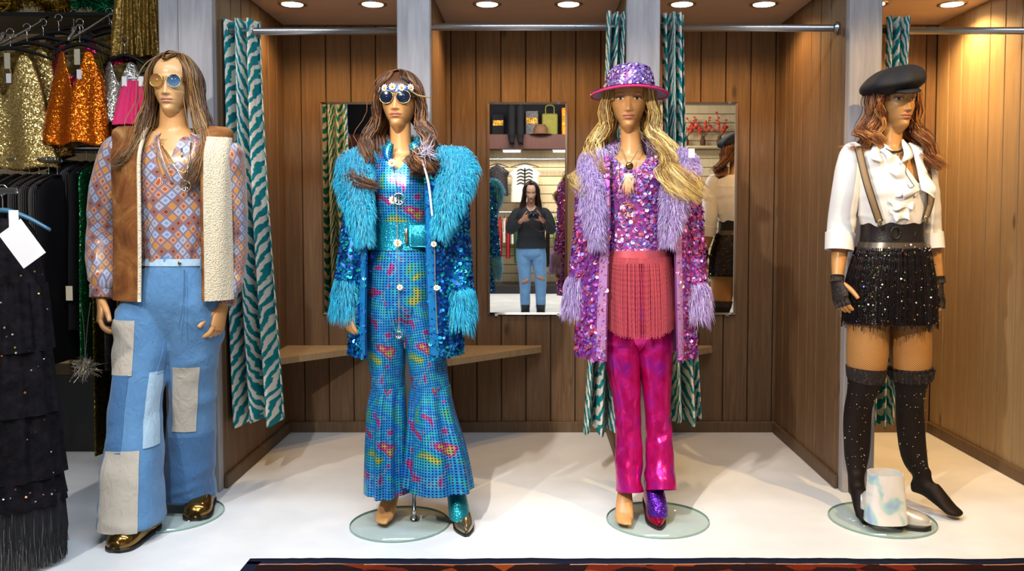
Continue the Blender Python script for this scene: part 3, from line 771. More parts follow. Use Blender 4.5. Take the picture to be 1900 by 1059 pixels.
class Head:
    """face lofted row by row; chin point C, turned by yaw (towards +X when positive), nodding by nod"""
    def __init__(s, C, yaw=0., nod=0., sc=1.0, wide=1.0):
        s.C = np.asarray(C, float); s.yaw = yaw; s.nod = nod; s.sc = sc; s.wide = wide
    def w(s, p):
        p = np.asarray(p, float) * s.sc
        x, f, z = p[..., 0] * s.wide, p[..., 1], p[..., 2]
        zc = .10 * s.sc; cn, sn = math.cos(s.nod), math.sin(s.nod)
        f, z = f * cn + (z - zc) * sn, zc + (z - zc) * cn - f * sn
        cy, sy = math.cos(s.yaw), math.sin(s.yaw)
        return s.C + np.stack([x * cy + f * sy, -(f * cy - x * sy), z], -1)
    def build(s, mb, skin, lips, brow, eye='#2a1c14', white='#e8dccb', eyelid=None, male=False):
        z = np.concatenate([np.linspace(-.024, .225, 112)])
        def I(tab, q):
            k = np.array(tab); return np.interp(q, k[:, 0], k[:, 1])
        from_w = catmull([(-.024, .008), (-.010, .018), (0, .0235), (.008, .028), (.022, .0325), (.05, .0480), (.085, .0605), (.12, .0680), (.15, .0705), (.18, .0660), (.203, .0520), (.218, .030), (.225, .002)], 200)
        from_f = catmull([(-.024, .030), (-.010, .056), (0, .070), (.007, .078), (.016, .0835), (.03, .0835), (.042, .0865), (.06, .0895), (.085, .0900), (.112, .0890), (.13, .0935), (.155, .0935), (.18, .083), (.203, .060), (.218, .034), (.225, .002)], 200)
        from_b = catmull([(-.024, -.022), (0, -.018), (.02, .0), (.045, .040), (.08, .075), (.12, .094), (.155, .098), (.185, .088), (.207, .062), (.219, .034), (.225, .002)], 200)
        W, Ff, Bk = I(from_w, z), I(from_f, z), I(from_b, z)
        if male: W = W * 1.04; W[:46] *= 1.06
        a = np.linspace(0, 2 * PI, 121)[:-1]
        A, Z = np.meshgrid(a, z); 
        Wg, Fg, Bg = (np.repeat(q[:, None], len(a), 1) for q in (W, Ff, Bk))
        ca, sa = np.cos(A), np.sin(A)
        x = Wg * np.sign(ca) * np.abs(ca) ** .92; f = np.where(sa > 0, Fg * np.abs(sa) ** .95, -Bg * np.abs(sa))
        fr = np.clip(sa * 1.6, 0, 1)
        g = lambda x0, z0, sx, sz: np.exp(-((x - x0) / sx) ** 2 - ((Z - z0) / sz) ** 2)
        nz = np.clip((.122 - Z) / .050, 0, 1); hn = (.002 + .0150 * nz ** 1.3) * np.clip((Z - .0600) / .008, 0, 1) * np.clip((.130 - Z) / .012, 0, 1)
        sxn = .0058 + .0030 * nz ** 2
        d = hn * np.exp(-(np.abs(x) / sxn) ** 1.8)
        d += .0055 * (g(.0105, .069, .0048, .005) + g(-.0105, .069, .0048, .005))                      # nostril wings
        for q in (1, -1):
            d += -.0125 * g(q * .030, .113, .0165, .0115) + .0085 * g(q * .030, .1125, .0130, .0078)   # socket, eyeball
            d += .0022 * g(q * .030, .1185, .0145, .0022) - .0018 * g(q * .030, .1155, .013, .0014)
            d += .0045 * g(q * .032, .130, .022, .006)                                                # brow
            d += .0045 * g(q * .042, .083, .017, .018)                                                # cheek
            d += -.004 * g(q * .044, .052, .012, .016)
        d += .0066 * g(0, .0510, .0175, .0050) + .0080 * g(0, .0395, .0165, .0055) - .0052 * g(0, .0452, .0190, .0015) - .0035 * g(0, .0315, .014, .004) - .003 * g(0, .0575, .004, .005)
        d += .002 * g(0, .015, .018, .012)
        f = f + d * fr
        V = s.w(np.stack([x, f, Z], -1))
        sk = np.array(lin(skin)); col = np.tile(sk, (*x.shape, 1))
        def paint(mask, c):
            nonlocal col
            m = np.clip(mask, 0, 1)[..., None] * (fr[..., None] > .2); col = col * (1 - m) + np.array(lin(c)) * m
        lipw = .0235 * np.clip(1 - np.abs(Z - .0455) / .0135, 0, 1) ** .5
        paint((np.abs(x) < lipw).astype(float) * .85, lips)
        paint(np.clip(1.2 - np.abs(Z - .0453) / .0011, 0, 1) * (np.abs(x) < .0205), '#5a2c20')
        for q in (1, -1):
            ex = (x - q * .030) / .0140; lid = .0062 * np.sqrt(np.clip(1 - ex ** 2, 0, 1))
            dz = Z - .1125
            inside = (np.abs(ex) < 1) & (dz < lid * .8) & (dz > -lid * .7)
            if eyelid: paint((np.abs(ex) < 1.15) * (dz > 0) * (dz < .013) * .6, eyelid)
            paint(inside.astype(float) * .9, white)
            paint((((x - q * .030) ** 2 + dz ** 2) < .0047 ** 2) & inside, eye)
            paint((np.abs(ex) < 1.12) * np.clip(1.5 - np.abs(dz - lid * .85) / .0014, 0, 1), '#1c120c')
            bz = .1295 + .0035 * np.clip(1 - ((x - q * .034) / .016) ** 2, -1, 1)
            paint((np.abs(x - q * .034) < .0185) * np.clip(1.4 - np.abs(Z - bz) / .0022, 0, 1) * .75, brow)
        mb.grid(V, None, col.reshape(-1, 3), True, True, True)
        for q in (1, -1):       # ears
            pts = [(q * .066, -.002, .085), (q * .073, -.008, .10), (q * .077, -.014, .120), (q * .074, -.012, .134), (q * .068, -.002, .130)]
            pipe(mb, [s.w(np.array(p)) for p in pts], np.array((.006, .008, .009, .007, .004)) * s.sc, 8, 16, True, sk)
    def skull(s, psi, al, side, k=1.07):
        return np.array((.076 * math.sin(psi) * math.sin(al) * side * k, .0985 * math.sin(psi) * math.cos(al) * k - .003, .127 + .0985 * math.cos(psi) * k))

def wig(root, name, H, pal, fall, locks=150, per=11, a0=math.radians(52), wave=.012, freq=2.2, rad=.0019, spread=.010, seed=1, part=.0, k=1.09, fly=6, capcol=None, top_z=0.0, amin=None, hl=0.0, front=0.0, lo=(.30, .80, .98, 1.05), yf=.088):
    """hair parted on the crown: every lock runs over the skull and then down through the falls given for front, side and back"""
    g = np.random.default_rng(seed); K = 23; Cs = []; cols = []
    amin = a0 if amin is None else amin
    for i in range(locks):
        side = 1 if i % 2 else -1
        u = g.random() ** .85; al = amin + (PI - amin) * u
        p = np.clip((al - a0) / (PI - a0), 0, 1)
        y0 = yf - (yf + .077) * p; zt = .127 + .0985 * k * math.sqrt(max(0, 1 - (y0 / (.0985 * k)) ** 2)) + top_z
        zt = min(zt, .127 + .0985 * k)
        start = np.array((part + side * .003, y0, zt + .004))
        j = g.normal(0, .07)
        kk = k + g.uniform(-.02, .05)
        pts = [start] + [H.skull(math.radians(ps), max(al + j * .5 + max(0, PI / 2 - al) * w_ * .15, lo_), side, kk) for ps, w_, lo_ in ((30, 1, lo[0]), (54, .7, lo[1] + hl), (77, .3, lo[2] + hl), (97, 0, lo[3] + hl))]
        fs = fall[side]; m = len(fs['front'])
        q = np.interp(al, [a0, math.radians(105), PI], [0, 1, 2])
        lenj = g.uniform(.82, 1.08)
        fp = []
        for n_ in range(m):
            A, B, Cc = np.array(fs['front'][n_]), np.array(fs['side'][n_]), np.array(fs['back'][n_])
            v = A * (1 - q) + B * q if q <= 1 else B * (2 - q) + Cc * (q - 1)
            v = v * 1.0; v += g.normal(0, 1, 3) * np.array((.010, .010, .004)) * (n_ + 1) / m * 1.6
            if n_ == m - 1: v = fp[-1] + (v - fp[-1]) * lenj
            fp.append(v)
        path = catmull(np.array(pts + fp), K)
        tt = np.linspace(0, 1, K); env = np.clip((tt - .42) / .45, 0, 1)
        ph = g.normal(0, .5) + side + 2.4 * u
        am = wave * g.uniform(.6, 1.35)
        path[:, 0] += am * env * np.sin(freq * 6.28 * tt + ph); path[:, 1] += am * .8 * env * np.cos(freq * 6.28 * tt + ph * 1.3); path[:, 2] += am * .25 * env * np.sin(freq * 9 * tt + ph)
        lc = pick(pal, 1, g, .15)[0]
        for s_ in range(per):
            o = g.normal(0, 1, 3) * spread * np.array((1, 1, .5)); sp = .35 + .65 * np.sin(np.clip(tt * 1.15, 0, 1) * PI * .92) 
            if s_ < 1 and i % fly == 0: o = o * 2.2
            Cs.append(H.w(path + o[None, :] * (sp * (.25 + .9 * tt))[:, None] * .9))
            cols.append(np.clip(lc * g.uniform(.72, 1.25), 0, 1))
    mb = MB(); tt = np.linspace(0, 1, K)
    strands(mb, np.array(Cs), rad * np.clip(1.15 - tt ** 3 * 1.05, .1, 1), np.array(cols), 3)
    # cap under the strands
    a = np.linspace(a0 + .05, 2 * PI - a0 - .05, 40); ps = np.linspace(.03, 1.75, 16)
    V = np.array([[H.w(H.skull(q, x if x <= PI else 2 * PI - x, 1 if x <= PI else -1, k - .035)) for x in a] for q in ps])
    mb.grid(V, None, np.array(lin(capcol or pal[0])) * .7)
    if front:
        V = np.array([[H.w(H.skull(q, x if x <= PI else 2 * PI - x, 1 if x <= PI else -1, k - .03)) for x in np.linspace(0, 2 * PI, 41)[:-1]] for q in np.linspace(.03, front, 10)])
        mb.grid(V, None, np.array(lin(capcol or pal[1])), True)
    return mb.build(name, MT['hair'], root)

def sunglasses(root, H, lens_mats, r=.024, zc=.112, dx=.0315, fcl=.098, frame='gold'):
    mb = MB(); e = None
    a = np.arange(25) * 2 * PI / 24
    for s in (1, -1):
        pipe(mb, [H.w(np.array((s * dx + r * math.cos(q), fcl - abs(s * dx + r * math.cos(q)) * .12, zc + r * math.sin(q)))) for q in a], .0014, 6, 49)
        pipe(mb, [H.w(np.array(p)) for p in ((s * (dx + r), fcl - .006, zc + .004), (s * .071, .055, zc + .006), (s * .074, .0, zc + .006))], .0014, 6, 14)
    pipe(mb, [H.w(np.array(p)) for p in ((-(dx - r), fcl - .001, zc + .004), (0, fcl + .003, zc + .009), (dx - r, fcl - .001, zc + .004))], .0014, 6, 12)
    f = mb.build('sunglasses', MT[frame], root)
    for s, mt in zip((-1, 1), lens_mats):
        m = MB(); rings = [[H.w(np.array((s * dx + rr * math.cos(q), fcl - abs(s * dx + rr * math.cos(q)) * .12 + .002 * (1 - (rr / r) ** 2), zc + rr * math.sin(q)))) for q in a[:-1]] for rr in (.0005, .012, r * .98)]
        m.grid(np.array(rings), None, None, True, True)
        m.build('lens', MT[mt], f)
    return f

def daisy(root, c, r, nrm=(0, -1, 0), parent_name='daisy'):
    n = unit(nrm); u = unit(np.cross(n, (0.1, .2, 1))); v = np.cross(n, u); m = MB(); c = np.asarray(c)
    for k in range(10):
        a = k * 2 * PI / 10; d = u * math.cos(a) + v * math.sin(a); e = np.cross(n, d)
        q = [c + d * r * .15, c + d * r * .55 + e * r * .24 + n * r * .18, c + d * r + n * r * .08, c + d * r * .55 - e * r * .24 + n * r * .18]
        m.add(q + [x - n * .0015 for x in q], [[0, 1, 2, 3], [7, 6, 5, 4], [0, 4, 5, 1], [1, 5, 6, 2], [2, 6, 7, 3], [3, 7, 4, 0]])
    o = m.build('daisy', MT['white_petal'], root)
    m = MB(); V = [[c + n * (r * .1 + r * .2 * math.cos(p)) + r * .3 * math.sin(p) * (u * math.cos(a) + v * math.sin(a)) for a in np.arange(8) * PI / 4] for p in (.05, .6, 1.2, 1.6)]
    m.grid(np.array(V), None, None, True, True); m.build('eye', MT['yellow_eye'], o)
    return o
def peace(root, c, r, mat, tube=.0025):
    c = np.asarray(c, float); m = MB(); a = np.arange(25) * 2 * PI / 24
    pipe(m, [c + r * np.array((math.cos(q), 0, math.sin(q))) for q in a], tube, 6, 49)
    pipe(m, [c + np.array((0, 0, r)), c - np.array((0, 0, r))], tube, 6)
    for s in (1, -1): pipe(m, [c, c + r * np.array((s * .707, 0, -.707))], tube, 6)
    return m.build('peace_charm', MT[mat], root)
def cord(root, pts, r, mat, name='cord', k=None):
    m = MB(); pipe(m, pts, r, 6, k or len(pts) * 6); return m.build(name, MT[mat], root)
def cut(mb, pred):
    V = np.concatenate(mb.v); keep = []; mi = []
    for f, k in zip(mb.f, mb.mi):
        if not pred(V[f].mean(0)): keep.append(f); mi.append(k)
    mb.f = keep; mb.mi = mi
    cnt = {}
    for f in keep:
        for a, b in zip(f, f[1:] + f[:1]): cnt[(min(a, b), max(a, b))] = cnt.get((min(a, b), max(a, b)), 0) + 1
    nb = {}
    for (a, b), k in cnt.items():
        if k == 1: nb.setdefault(a, []).append(b); nb.setdefault(b, []).append(a)
    d = {i: n for i, n in nb.items() if len(n) == 2 and any(pred(V[i] + o) for o in .012 * np.array(((1, 0, 0), (-1, 0, 0), (0, 0, 1), (0, 0, -1))))}
    if len(keep) and len(keep[0]) == 4:
        for _ in range(14):
            W = V.copy()
            for i, n in d.items(): W[i] = .3 * V[i] + .35 * (V[n[0]] + V[n[1]])
            V = W
        mb.v = [V]; mb.uv = [np.concatenate(mb.uv)]; mb.c = [np.concatenate(mb.c)]
    return mb
def glass_base(root, c, r, rod_top=None, rod=None):
    m = MB(); revolve(m, [(.001, .0012), (r, .0012), (r, .009), (.001, .009)], (c[0], c[1], 0), 56); o = m.build('base_plate', MT['glass'], root)
    m = MB(); revolve(m, [(r - .0005, .001), (r + .0012, .002), (r + .0012, .0085), (r - .0005, .0095)], (c[0], c[1], 0), 72, caps=False); m.build('plate_edge', MT['glass_edge'], o)
    if rod is not None:
        m = MB(); pipe(m, [(rod[0], rod[1], .009), (rod[0], rod[1], rod_top)], .008, 14); revolve(m, [(.018, .009), (.018, .018), (.011, .024), (.011, .05)], (rod[0], rod[1], 0), 18)
        m.build('support_rod', MT['chrome'], root)
def footpts(ankle, toe_dir, heel_up=.06, ln=.16):
    """rings of a foot standing on its ball, for a loft in 't' mode"""
    a = np.asarray(ankle, float); d = unit((toe_dir[0], toe_dir[1], 0))
    return a, d
def foot(mb, ankle, d, heel=.075, col=None, zb=.011, toes=True):
    """closed foot: ankle down to heel and toes, heel raised as if in a pump"""
    a = np.asarray(ankle, float); d = unit((d[0], d[1], 0)); s = np.cross(d, (0, 0, 1.))
    def ring(c, n, rw, rh):
        n = unit(n); up = unit(np.cross(s, n)); q = np.arange(18) * 2 * PI / 18
        return np.array([c + s * rw * math.cos(k) + up * rh * math.sin(k) for k in q])
    gz = zb
    base = np.array((a[0], a[1], 0))
    R = [ring(a + np.array((0, 0, .03)), (0, 0, -1), .032, .036), ring(a, (0, 0, -1), .031, .037),
         ring(base + d * .008 + np.array((0, 0, max(heel + .052, .07))), d * .35 + np.array((0, 0, -1)), .031, .042),
         ring(base + d * .045 + np.array((0, 0, heel * .72 + .040 + gz)), d + np.array((0, 0, -.75)), .032, .040),
         ring(base + d * .095 + np.array((0, 0, heel * .32 + .030 + gz)), d + np.array((0, 0, -.55)), .038, .028),
         ring(base + d * .135 + np.array((0, 0, .020 + gz)), d + np.array((0, 0, -.2)), .041, .0195),
         ring(base + d * .160 + np.array((0, 0, .015 + gz)), d, .036, .0140), ring(base + d * .174 + np.array((0, 0, .012 + gz)), d, .026, .009), ring(base + d * .178 + np.array((0, 0, .011 + gz)), d, .014, .006)]
    mb.grid(np.array(R), None, col, True, True, True)
    for k, (o, e, r_) in enumerate(((-.024, .200, .0112), (-.007, .198, .0084), (.007, .191, .0078), (.019, .182, .0074), (.029, .172, .0068)) if toes else ()):
        pipe(mb, [base + s * o * .8 + d * .13 + np.array((0, 0, .022 + gz)), base + s * o + d * (e - .02) + np.array((0, 0, .016 + gz)), base + s * o + d * e + np.array((0, 0, .010 + gz))], np.array((.011, r_, r_ * .75)), 10, 10, True, col)
    H = [ring(base - d * .028 + np.array((0, 0, heel + .066)), (0, 0, -1), .016, .014), ring(base - d * .026 + np.array((0, 0, heel + .045)), (0, 0, -1), .023, .022), ring(base - d * .020 + np.array((0, 0, heel + .024)), d * .6 + np.array((0, 0, -1)), .025, .026),
         ring(base + d * .01 + np.array((0, 0, heel + .012 + gz)), d + np.array((0, 0, -.6)), .024, .020), ring(base + d * .07 + np.array((0, 0, heel * .55 + .02 + gz)), d + np.array((0, 0, -.6)), .026, .018)]
    mb.grid(np.array(H), None, col, True, True, True)
# ================================================================ the four mannequins
def R_(Y0, L):
    out = []
    for row in L:
        py, px, hw, ry = row[:4]; dy = row[4] if len(row) > 4 else 0.0
        p = P(px, py, Y0 + dy); out.append((p[0], p[1], p[2], S(hw, Y0 + dy), ry))
    return out
def limb(mb, pts, radii, col=None, n=18, k=40):
    """closed round limb with rounded ends"""
    pts = np.asarray(pts, float); rr = catmull(np.array(radii, float)[:, None], k)[:, 0]
    pipe(mb, pts, rr, n, k, True, col)
SKIN, LIP, BROW = '#c8925c', '#b8735a', '#7a5638'
def shoe(root, toe, d, L, prof, mat, sole, name='shoe', zs=.010, heel=None):
    """low shoe: prof rows (s 0..1 heel to toe, half width, height)"""
    toe = np.array((toe[0], toe[1], 0.)); d = unit((d[0], d[1], 0)); sd = np.cross(d, (0, 0, 1.)); st = toe - d * L
    pr = catmull(np.array(prof), 26); q = np.arange(22) * 2 * PI / 22
    lift = (lambda s: heel * np.clip((.55 - s) / .5, 0, 1) if heel else 0)
    V = np.array([[st + d * L * s + sd * wd * np.sign(math.cos(a)) * abs(math.cos(a)) ** .8 + np.array((0, 0, zs + lift(s) + max(0., h * (math.sin(a) + .35) / 1.35))) for a in q] for s, wd, h in pr])
    up = MB().grid(V, None, None, True, True, True).build(name, MT[mat], root)
    W = np.array([[st + d * L * (s * 1.01 - .005) + sd * (wd + .003) * k + np.array((0, 0, zz)) for k, zz in ((-1, lift(s)), (-1, lift(s) + zs + .004), (1, lift(s) + zs + .004), (1, lift(s)))] for s, wd, h in pr])
    W[:, :, 2] += .0012
    MB().grid(W, None, None, True, True, True).build('sole', MT[sole], up)
    if heel:
        h0 = st + d * L * .08; m = MB()
        m.grid(np.array([[h0 + sd * x * k1 + d * y * k2 + np.array((0, 0, z)) for k1, k2 in ((-1, -1), (1, -1), (1, 1), (-1, 1))] for x, y, z in ((.016, .014, .0012), (.018, .017, heel * .5), (.026, .030, heel + zs + .004))]), None, None, True, True, True)
        m.build('heel', MT[sole], up)
    return up
ROUND = [(0, .022, .055), (.12, .034, .075), (.35, .037, .075), (.58, .044, .066), (.78, .048, .056), (.92, .041, .045), (1, .016, .024)]
WIDE = [(a, b * 1.18, h * 1.2) for a, b, h in ROUND]
POINT = [(0, .020, .06), (.12, .031, .08), (.35, .032, .085), (.58, .038, .066), (.76, .034, .044), (.92, .017, .030), (1, .005, .017)]

# ---------------------------------------------------------------- 1: suede vest
def mannequin_vest():
    Y0 = 3.58; g = lambda px, py, dy=0.: P(px, py, Y0 + dy)
    base_y = G(317, 990)[1] + .215; c0 = (P(317, 955, base_y)[0], base_y, 0)
    root = empty('mannequin', c0)
    sk = np.array(lin(SKIN))
    H = Head(g(321, 214, -.02) + np.array((0, .02, 0)), yaw=.06, nod=-.04, sc=1.10)
    m = MB()
    Tube(R_(Y0, [(236, 322, 10, .03), (243, 322, 40, .055), (262, 324, 84, .08), (300, 326, 84, .11), (380, 328, 70, .105), (470, 330, 62, .10), (540, 330, 66, .10), (575, 328, 50, .08), (600, 326, 20, .04)])).mesh(m, 40, 50, caps=(True, True))
    Tube(R_(Y0, [(190, 322, 24, .055), (215, 322, 24, .058), (240, 323, 27, .06), (262, 323, 34, .06)])).mesh(m, 30, 16, caps=(True, True))
    sl, el, wl = g(236, 275), g(196, 410, .02), g(188, 552, -.05)
    sr, er, wr = g(418, 285), g(436, 425, .05), g(414, 566, -.02)
    limb(m, [sl, el, wl], (.05, .046, .036, .026)); limb(m, [sr, er, wr], (.05, .046, .036, .026))
    aL, aR = g(242, 985, -.20), g(345, 930, .16)
    limb(m, [g(292, 590), g(265, 730, -.07), np.array((aL[0], aL[1], .08))], (.085, .075, .05, .04)); limb(m, [g(360, 590), g(357, 720, .05), np.array((aR[0], aR[1], .08))], (.085, .075, .05, .04))
    V, F = remesh(m); b = MB().add(V, F, None, sk)
    hand(b, wl, unit(wl - el) * 1 + np.array((0, -.05, 0)), 1, sk, .42, 1.06, thumb=(.5, -1, 0)); hand(b, wr, unit(wr - er) + np.array((-.06, 0, 0)), -1, sk, .42, 1.06, thumb=(-.3, -1, 0))
    H.build(b, '#c99c68', '#b98067', '#a98458', male=True)
    b.build('body', MT['skin'], root)
    # hair
    F_ = lambda s: None
    fall = {-1: dict(front=[(-.078, .040, .045), (-.088, .050, -.03), (-.110, .070, -.11), (-.150, .085, -.165), (-.19, .095, -.19)], side=[(-.088, .0, .05), (-.10, .02, -.03), (-.125, .05, -.11), (-.155, .07, -.18), (-.17, .08, -.215)], back=[(-.05, -.08, .04), (-.06, -.085, -.04), (-.09, -.06, -.12), (-.12, .0, -.18), (-.13, .05, -.21)]),
            1: dict(front=[(.082, .045, .045), (.100, .055, -.03), (.118, .080, -.12), (.105, .10, -.20), (.09, .11, -.265)], side=[(.09, .0, .05), (.118, .03, -.03), (.140, .06, -.12), (.125, .10, -.21), (.10, .125, -.27)], back=[(.05, -.08, .04), (.08, -.07, -.04), (.12, -.02, -.12), (.13, .02, -.17), (.12, .02, -.20)])}
    wig(root, 'wig', H, ['#5a3a1e', '#6f4a28', '#86602f', '#4a2e18', '#9a7648'], fall, 180, 10, a0=math.radians(40), front=.45, amin=.3, wave=.008, freq=1.5, spread=.012, seed=2, part=-.006, k=1.10)
    sunglasses(root, H, ('lens_amber', 'lens_blue'), r=.0235, zc=.113, frame='gold', fcl=.101)
    # shirt
    ft = Tube(R_(Y0, [(250, 325, 44, .062), (270, 326, 88, .09), (310, 327, 88, .125), (400, 330, 78, .122), (478, 331, 68, .115), (500, 331, 66, .112)]), exp=2.2)
    fo = fsum(folds(3, .006, (2, 5, 9), 1.0), lambda A, B: .010 * np.sin((A - 1.2) * 9 - B * 14) * np.clip(B - .35, 0, 1))
    sh = ft.mesh(None, 96, 80, disp=fo)
    vtop = g(326, 248)[2]; vbot = g(326, 338)[2]; vx = g(326, 300)[0]
    cut(sh, lambda c: c[1] < Y0 - .01 and c[2] > vbot and abs(c[0] - vx) < .052 * (c[2] - vbot) / (vtop - vbot) + .004)
    so = sh.build('shirt', MT['lozenge'], root)
    for s, pts in ((-1, [(300, 246), (296, 262), (306, 300), (322, 338)]), (1, [(352, 246), (358, 262), (348, 300), (332, 338)])):
        A = catmull([g(px, py, -.135 + .02 * (py < 265)) for px, py in pts], 16); B = A + np.array((s * .035, .02, -.012)) * np.linspace(1, .35, 16)[:, None]
        mm = MB().grid(np.stack([A, B]), np.stack([np.stack([np.zeros(16), np.linspace(0, .25, 16)], -1), np.stack([np.full(16, .035), np.linspace(0, .25, 16)], -1)]))
        o = mm.build('collar', MT['lozenge'], so); o.modifiers.new('t', 'SOLIDIFY').thickness = .003
    wr_ = wrinkles(5, .007)
    for nm, L in (('sleeve', [(262, 232, 22, .05), (290, 215, 30, .066), (360, 197, 29, .066), (430, 191, 27, .062, .02), (490, 190, 27, .06, -.02), (520, 191, 24, .052, -.04), (530, 190, 20, .045, -.04), (552, 188, 19, .043, -.05)]),
                  ('sleeve', [(270, 420, 22, .05), (300, 428, 24, .06), (380, 438, 20, .06, .03), (440, 438, 20, .06, .05), (490, 433, 21, .058, .03), (528, 428, 20, .05, .0), (540, 424, 16, .045, -.01), (564, 417, 16, .043, -.02)])):
        tb = Tube(R_(Y0, L), 't'); tb.mesh(None, 48, 80, disp=fsum(wrinkles(len(nm) + int(L[0][1]), .006, 34), folds(int(L[1][1]), .003, (2, 3, 5), 2)), thick=.003).build(nm, MT['lozenge'], so)
        cu = Tube(R_(Y0, [L[-2], L[-1]]), 't'); cu.mesh(None, 36, 6, off=.003, thick=.005).build('cuff', MT['lozenge'], so)
    # jeans
    hip = Tube(R_(Y0, [(478, 338, 66, .118), (500, 334, 72, .125), (545, 329, 88, .134), (580, 324, 86, .118), (612, 321, 52, .09), (640, 320, 20, .05)]), exp=2.15)
    jm = MB(); hip.mesh(jm, 80, 30, disp=folds(8, .003, (4, 7), 1), caps=(True, True))
    legL = Tube(R_(Y0, [(535, 280, 48, .115, .0), (585, 271, 53, .125, -.01), (640, 266, 53, .115, -.03), (700, 259, 46, .10, -.07), (760, 252, 46, .10, -.10), (850, 247, 50, .115, -.15), (925, 245, 55, .13, -.18), (968, 244, 57, .14, -.20)]), exp=2.2)
    legR = Tube(R_(Y0, [(535, 372, 44, .115, .0), (585, 366, 48, .125, .0), (640, 362, 46, .115, .03), (700, 358, 43, .10, .05), (760, 355, 42, .10, .08), (850, 353, 43, .115, .12), (895, 352, 44, .125, .14), (921, 352, 45, .13, .15)]), exp=2.2)
    dl, dr = fsum(wrinkles(21, .009, 36), folds(4, .006, (2, 3, 4), 1)), fsum(wrinkles(22, .010, 44), folds(9, .004, (2, 3, 4), 1))
    legL.mesh(jm, 64, 90, disp=dl, caps=(True, True)); legR.mesh(jm, 64, 90, disp=dr, caps=(True, True))
    V, F = remesh(jm, .009, 4); jm = MB().add(V, F)
    jo = jm.build('jeans', MT['denim'], root)
    def tt(tube, py, Y):        # loft parameter for a photo row
        zz = P(300, py, Y)[2]; return float(np.interp(-zz, -tube.R[:, 2], np.linspace(0, 1, tube.n)))
    def patch(tube, disp, Y, x0, x1, y0, y1, mat):
        t0, t1 = tt(tube, y0, Y), tt(tube, y1, Y); i = int((t0 + t1) / 2 * (tube.n - 1)); r = tube.R[i]
        a = [math.acos(np.clip((P(px, (y0 + y1) / 2, r[1] - r[4])[0] - r[0]) / r[3], -1, 1)) for px in (x0, x1)]
        tube.mesh(None, 20, 24, th=(a[1], a[0]), t=(t0, t1), off=.004, disp=disp, thick=.006).build('denim_patch', MT[mat], jo)
    patch(legL, dl, 3.53, 200, 247, 590, 688, 'denim_grey'); patch(legL, dl, 3.49, 200, 232, 690, 823, 'denim_dark')
    patch(legL, dl, 3.46, 264, 306, 690, 820, 'denim_light'); patch(legL, dl, 3.43, 180, 248, 826, 966, 'denim_grey')
    patch(legR, dr, 3.62, 321, 363, 674, 796, 'denim_grey'); patch(legR, dr, 3.7, 300, 384, 798, 919, 'denim_dark'); patch(legR, dr, 3.7, 386, 402, 798, 919, 'denim_light')
    patch(legL, dl, 3.56, 290, 330, 600, 688, 'denim')
    hip.mesh(None, 80, 4, t=(0.0, .13), off=.004, thick=.004).build('waistband', MT['denim_light'], jo)
    cord(jo, [g(342, 500, -.128), g(340, 560, -.148), g(330, 615, -.15)], .002, 'denim_dark', 'fly_seam')
    m = MB(); revolve(m, [(.001, .004), (.006, .003), (.007, 0)], g(333, 488, -.128), 14, axis='y'); m.build('button', MT['bronze'], jo)
    for px, dd in ((306, -.119), (374, -.092)):
        p = g(px, 486, dd); MB().box(p - np.array((.006, .004, .03)), p + np.array((.006, .003, .022)), None, .002).build('belt_loop', MT['denim'], jo)
    # vest
    vt = Tube(R_(Y0, [(236, 322, 100, .060), (244, 322, 108, .085), (262, 322, 109, .105), (300, 323, 109, .145), (380, 325, 108, .155), (470, 326, 109, .155), (553, 326, 111, .155)]), exp=2.5)
    vd = fsum(folds(12, .005, (2, 3), .6), lambda A, B: .0)
    th0, th1 = PI / 2 + .26, 2 * PI + PI / 2 - .62
    vm = vt.mesh(None, 110, 60, th=(th0, th1), disp=vd, thick=.010)
    ve = vm.build('vest', MT['suede'], root)
    # yoke over the shoulders
    for s, th in ((-1, (PI / 2 + .34, PI)), (1, (0, PI / 2 - .62))):
        ya = Tube(R_(Y0, [(252, 322, 44, .03), (243, 322, 74, .05), (236, 322, 100, .060)])); ya.mesh(None, 24, 8, th=th, thick=.008).build('shoulder', MT['suede'], ve)
    vt.mesh(None, 24, 60, th=(.16, PI / 2 - .66), t=(.30, 1.0), off=.012, disp=fsum(vd, folds(5, .004, (7, 12), 2)), thick=.016).build('shearling_lapel', MT['shearling'], ve)
    p0, p1 = vt.eval(np.full(30, th0 - .012), np.linspace(.12, 1, 30), .002), None
    m = MB(); pipe(m, p0, .0075, 8, 60); m.build('shearling_edge', MT['shearling'], ve)
    # jewellery
    cord(root, [g(300, 268, -.09), g(312, 292, -.135), g(330, 315, -.15), g(345, 318, -.148), g(352, 290, -.135), g(354, 262, -.08)], .0022, 'gold', 'necklace')
    ch = cord(root, [g(302, 268, -.08), g(320, 300, -.14), g(343, 335, -.155), g(350, 300, -.14), g(356, 268, -.08)], .0012, 'silver', 'peace_necklace')
    peace(ch, g(344, 345, -.158), .020, 'silver')
    m = MB(); pipe(m, [g(337, 275, -.145), g(338, 292, -.15)], .004, 8); m.build('charm', MT['silver'], root)
    # shoes
    t1 = G(212, 1026); shoe(root, t1, (-.12, -1), .28, WIDE, 'bronze', 'black_rubber'); t2 = G(362, 967); shoe(root, (t2[0], t2[1] - .0), (.18, -1), .28, WIDE, 'bronze', 'black_rubber', zs=.012)
    glass_base(root, c0, .215)
    tag(root, 'mannequin in brown suede vest, lozenge-print shirt and patchwork flared jeans', 'mannequin', 'dressed mannequins')
mannequin_vest()

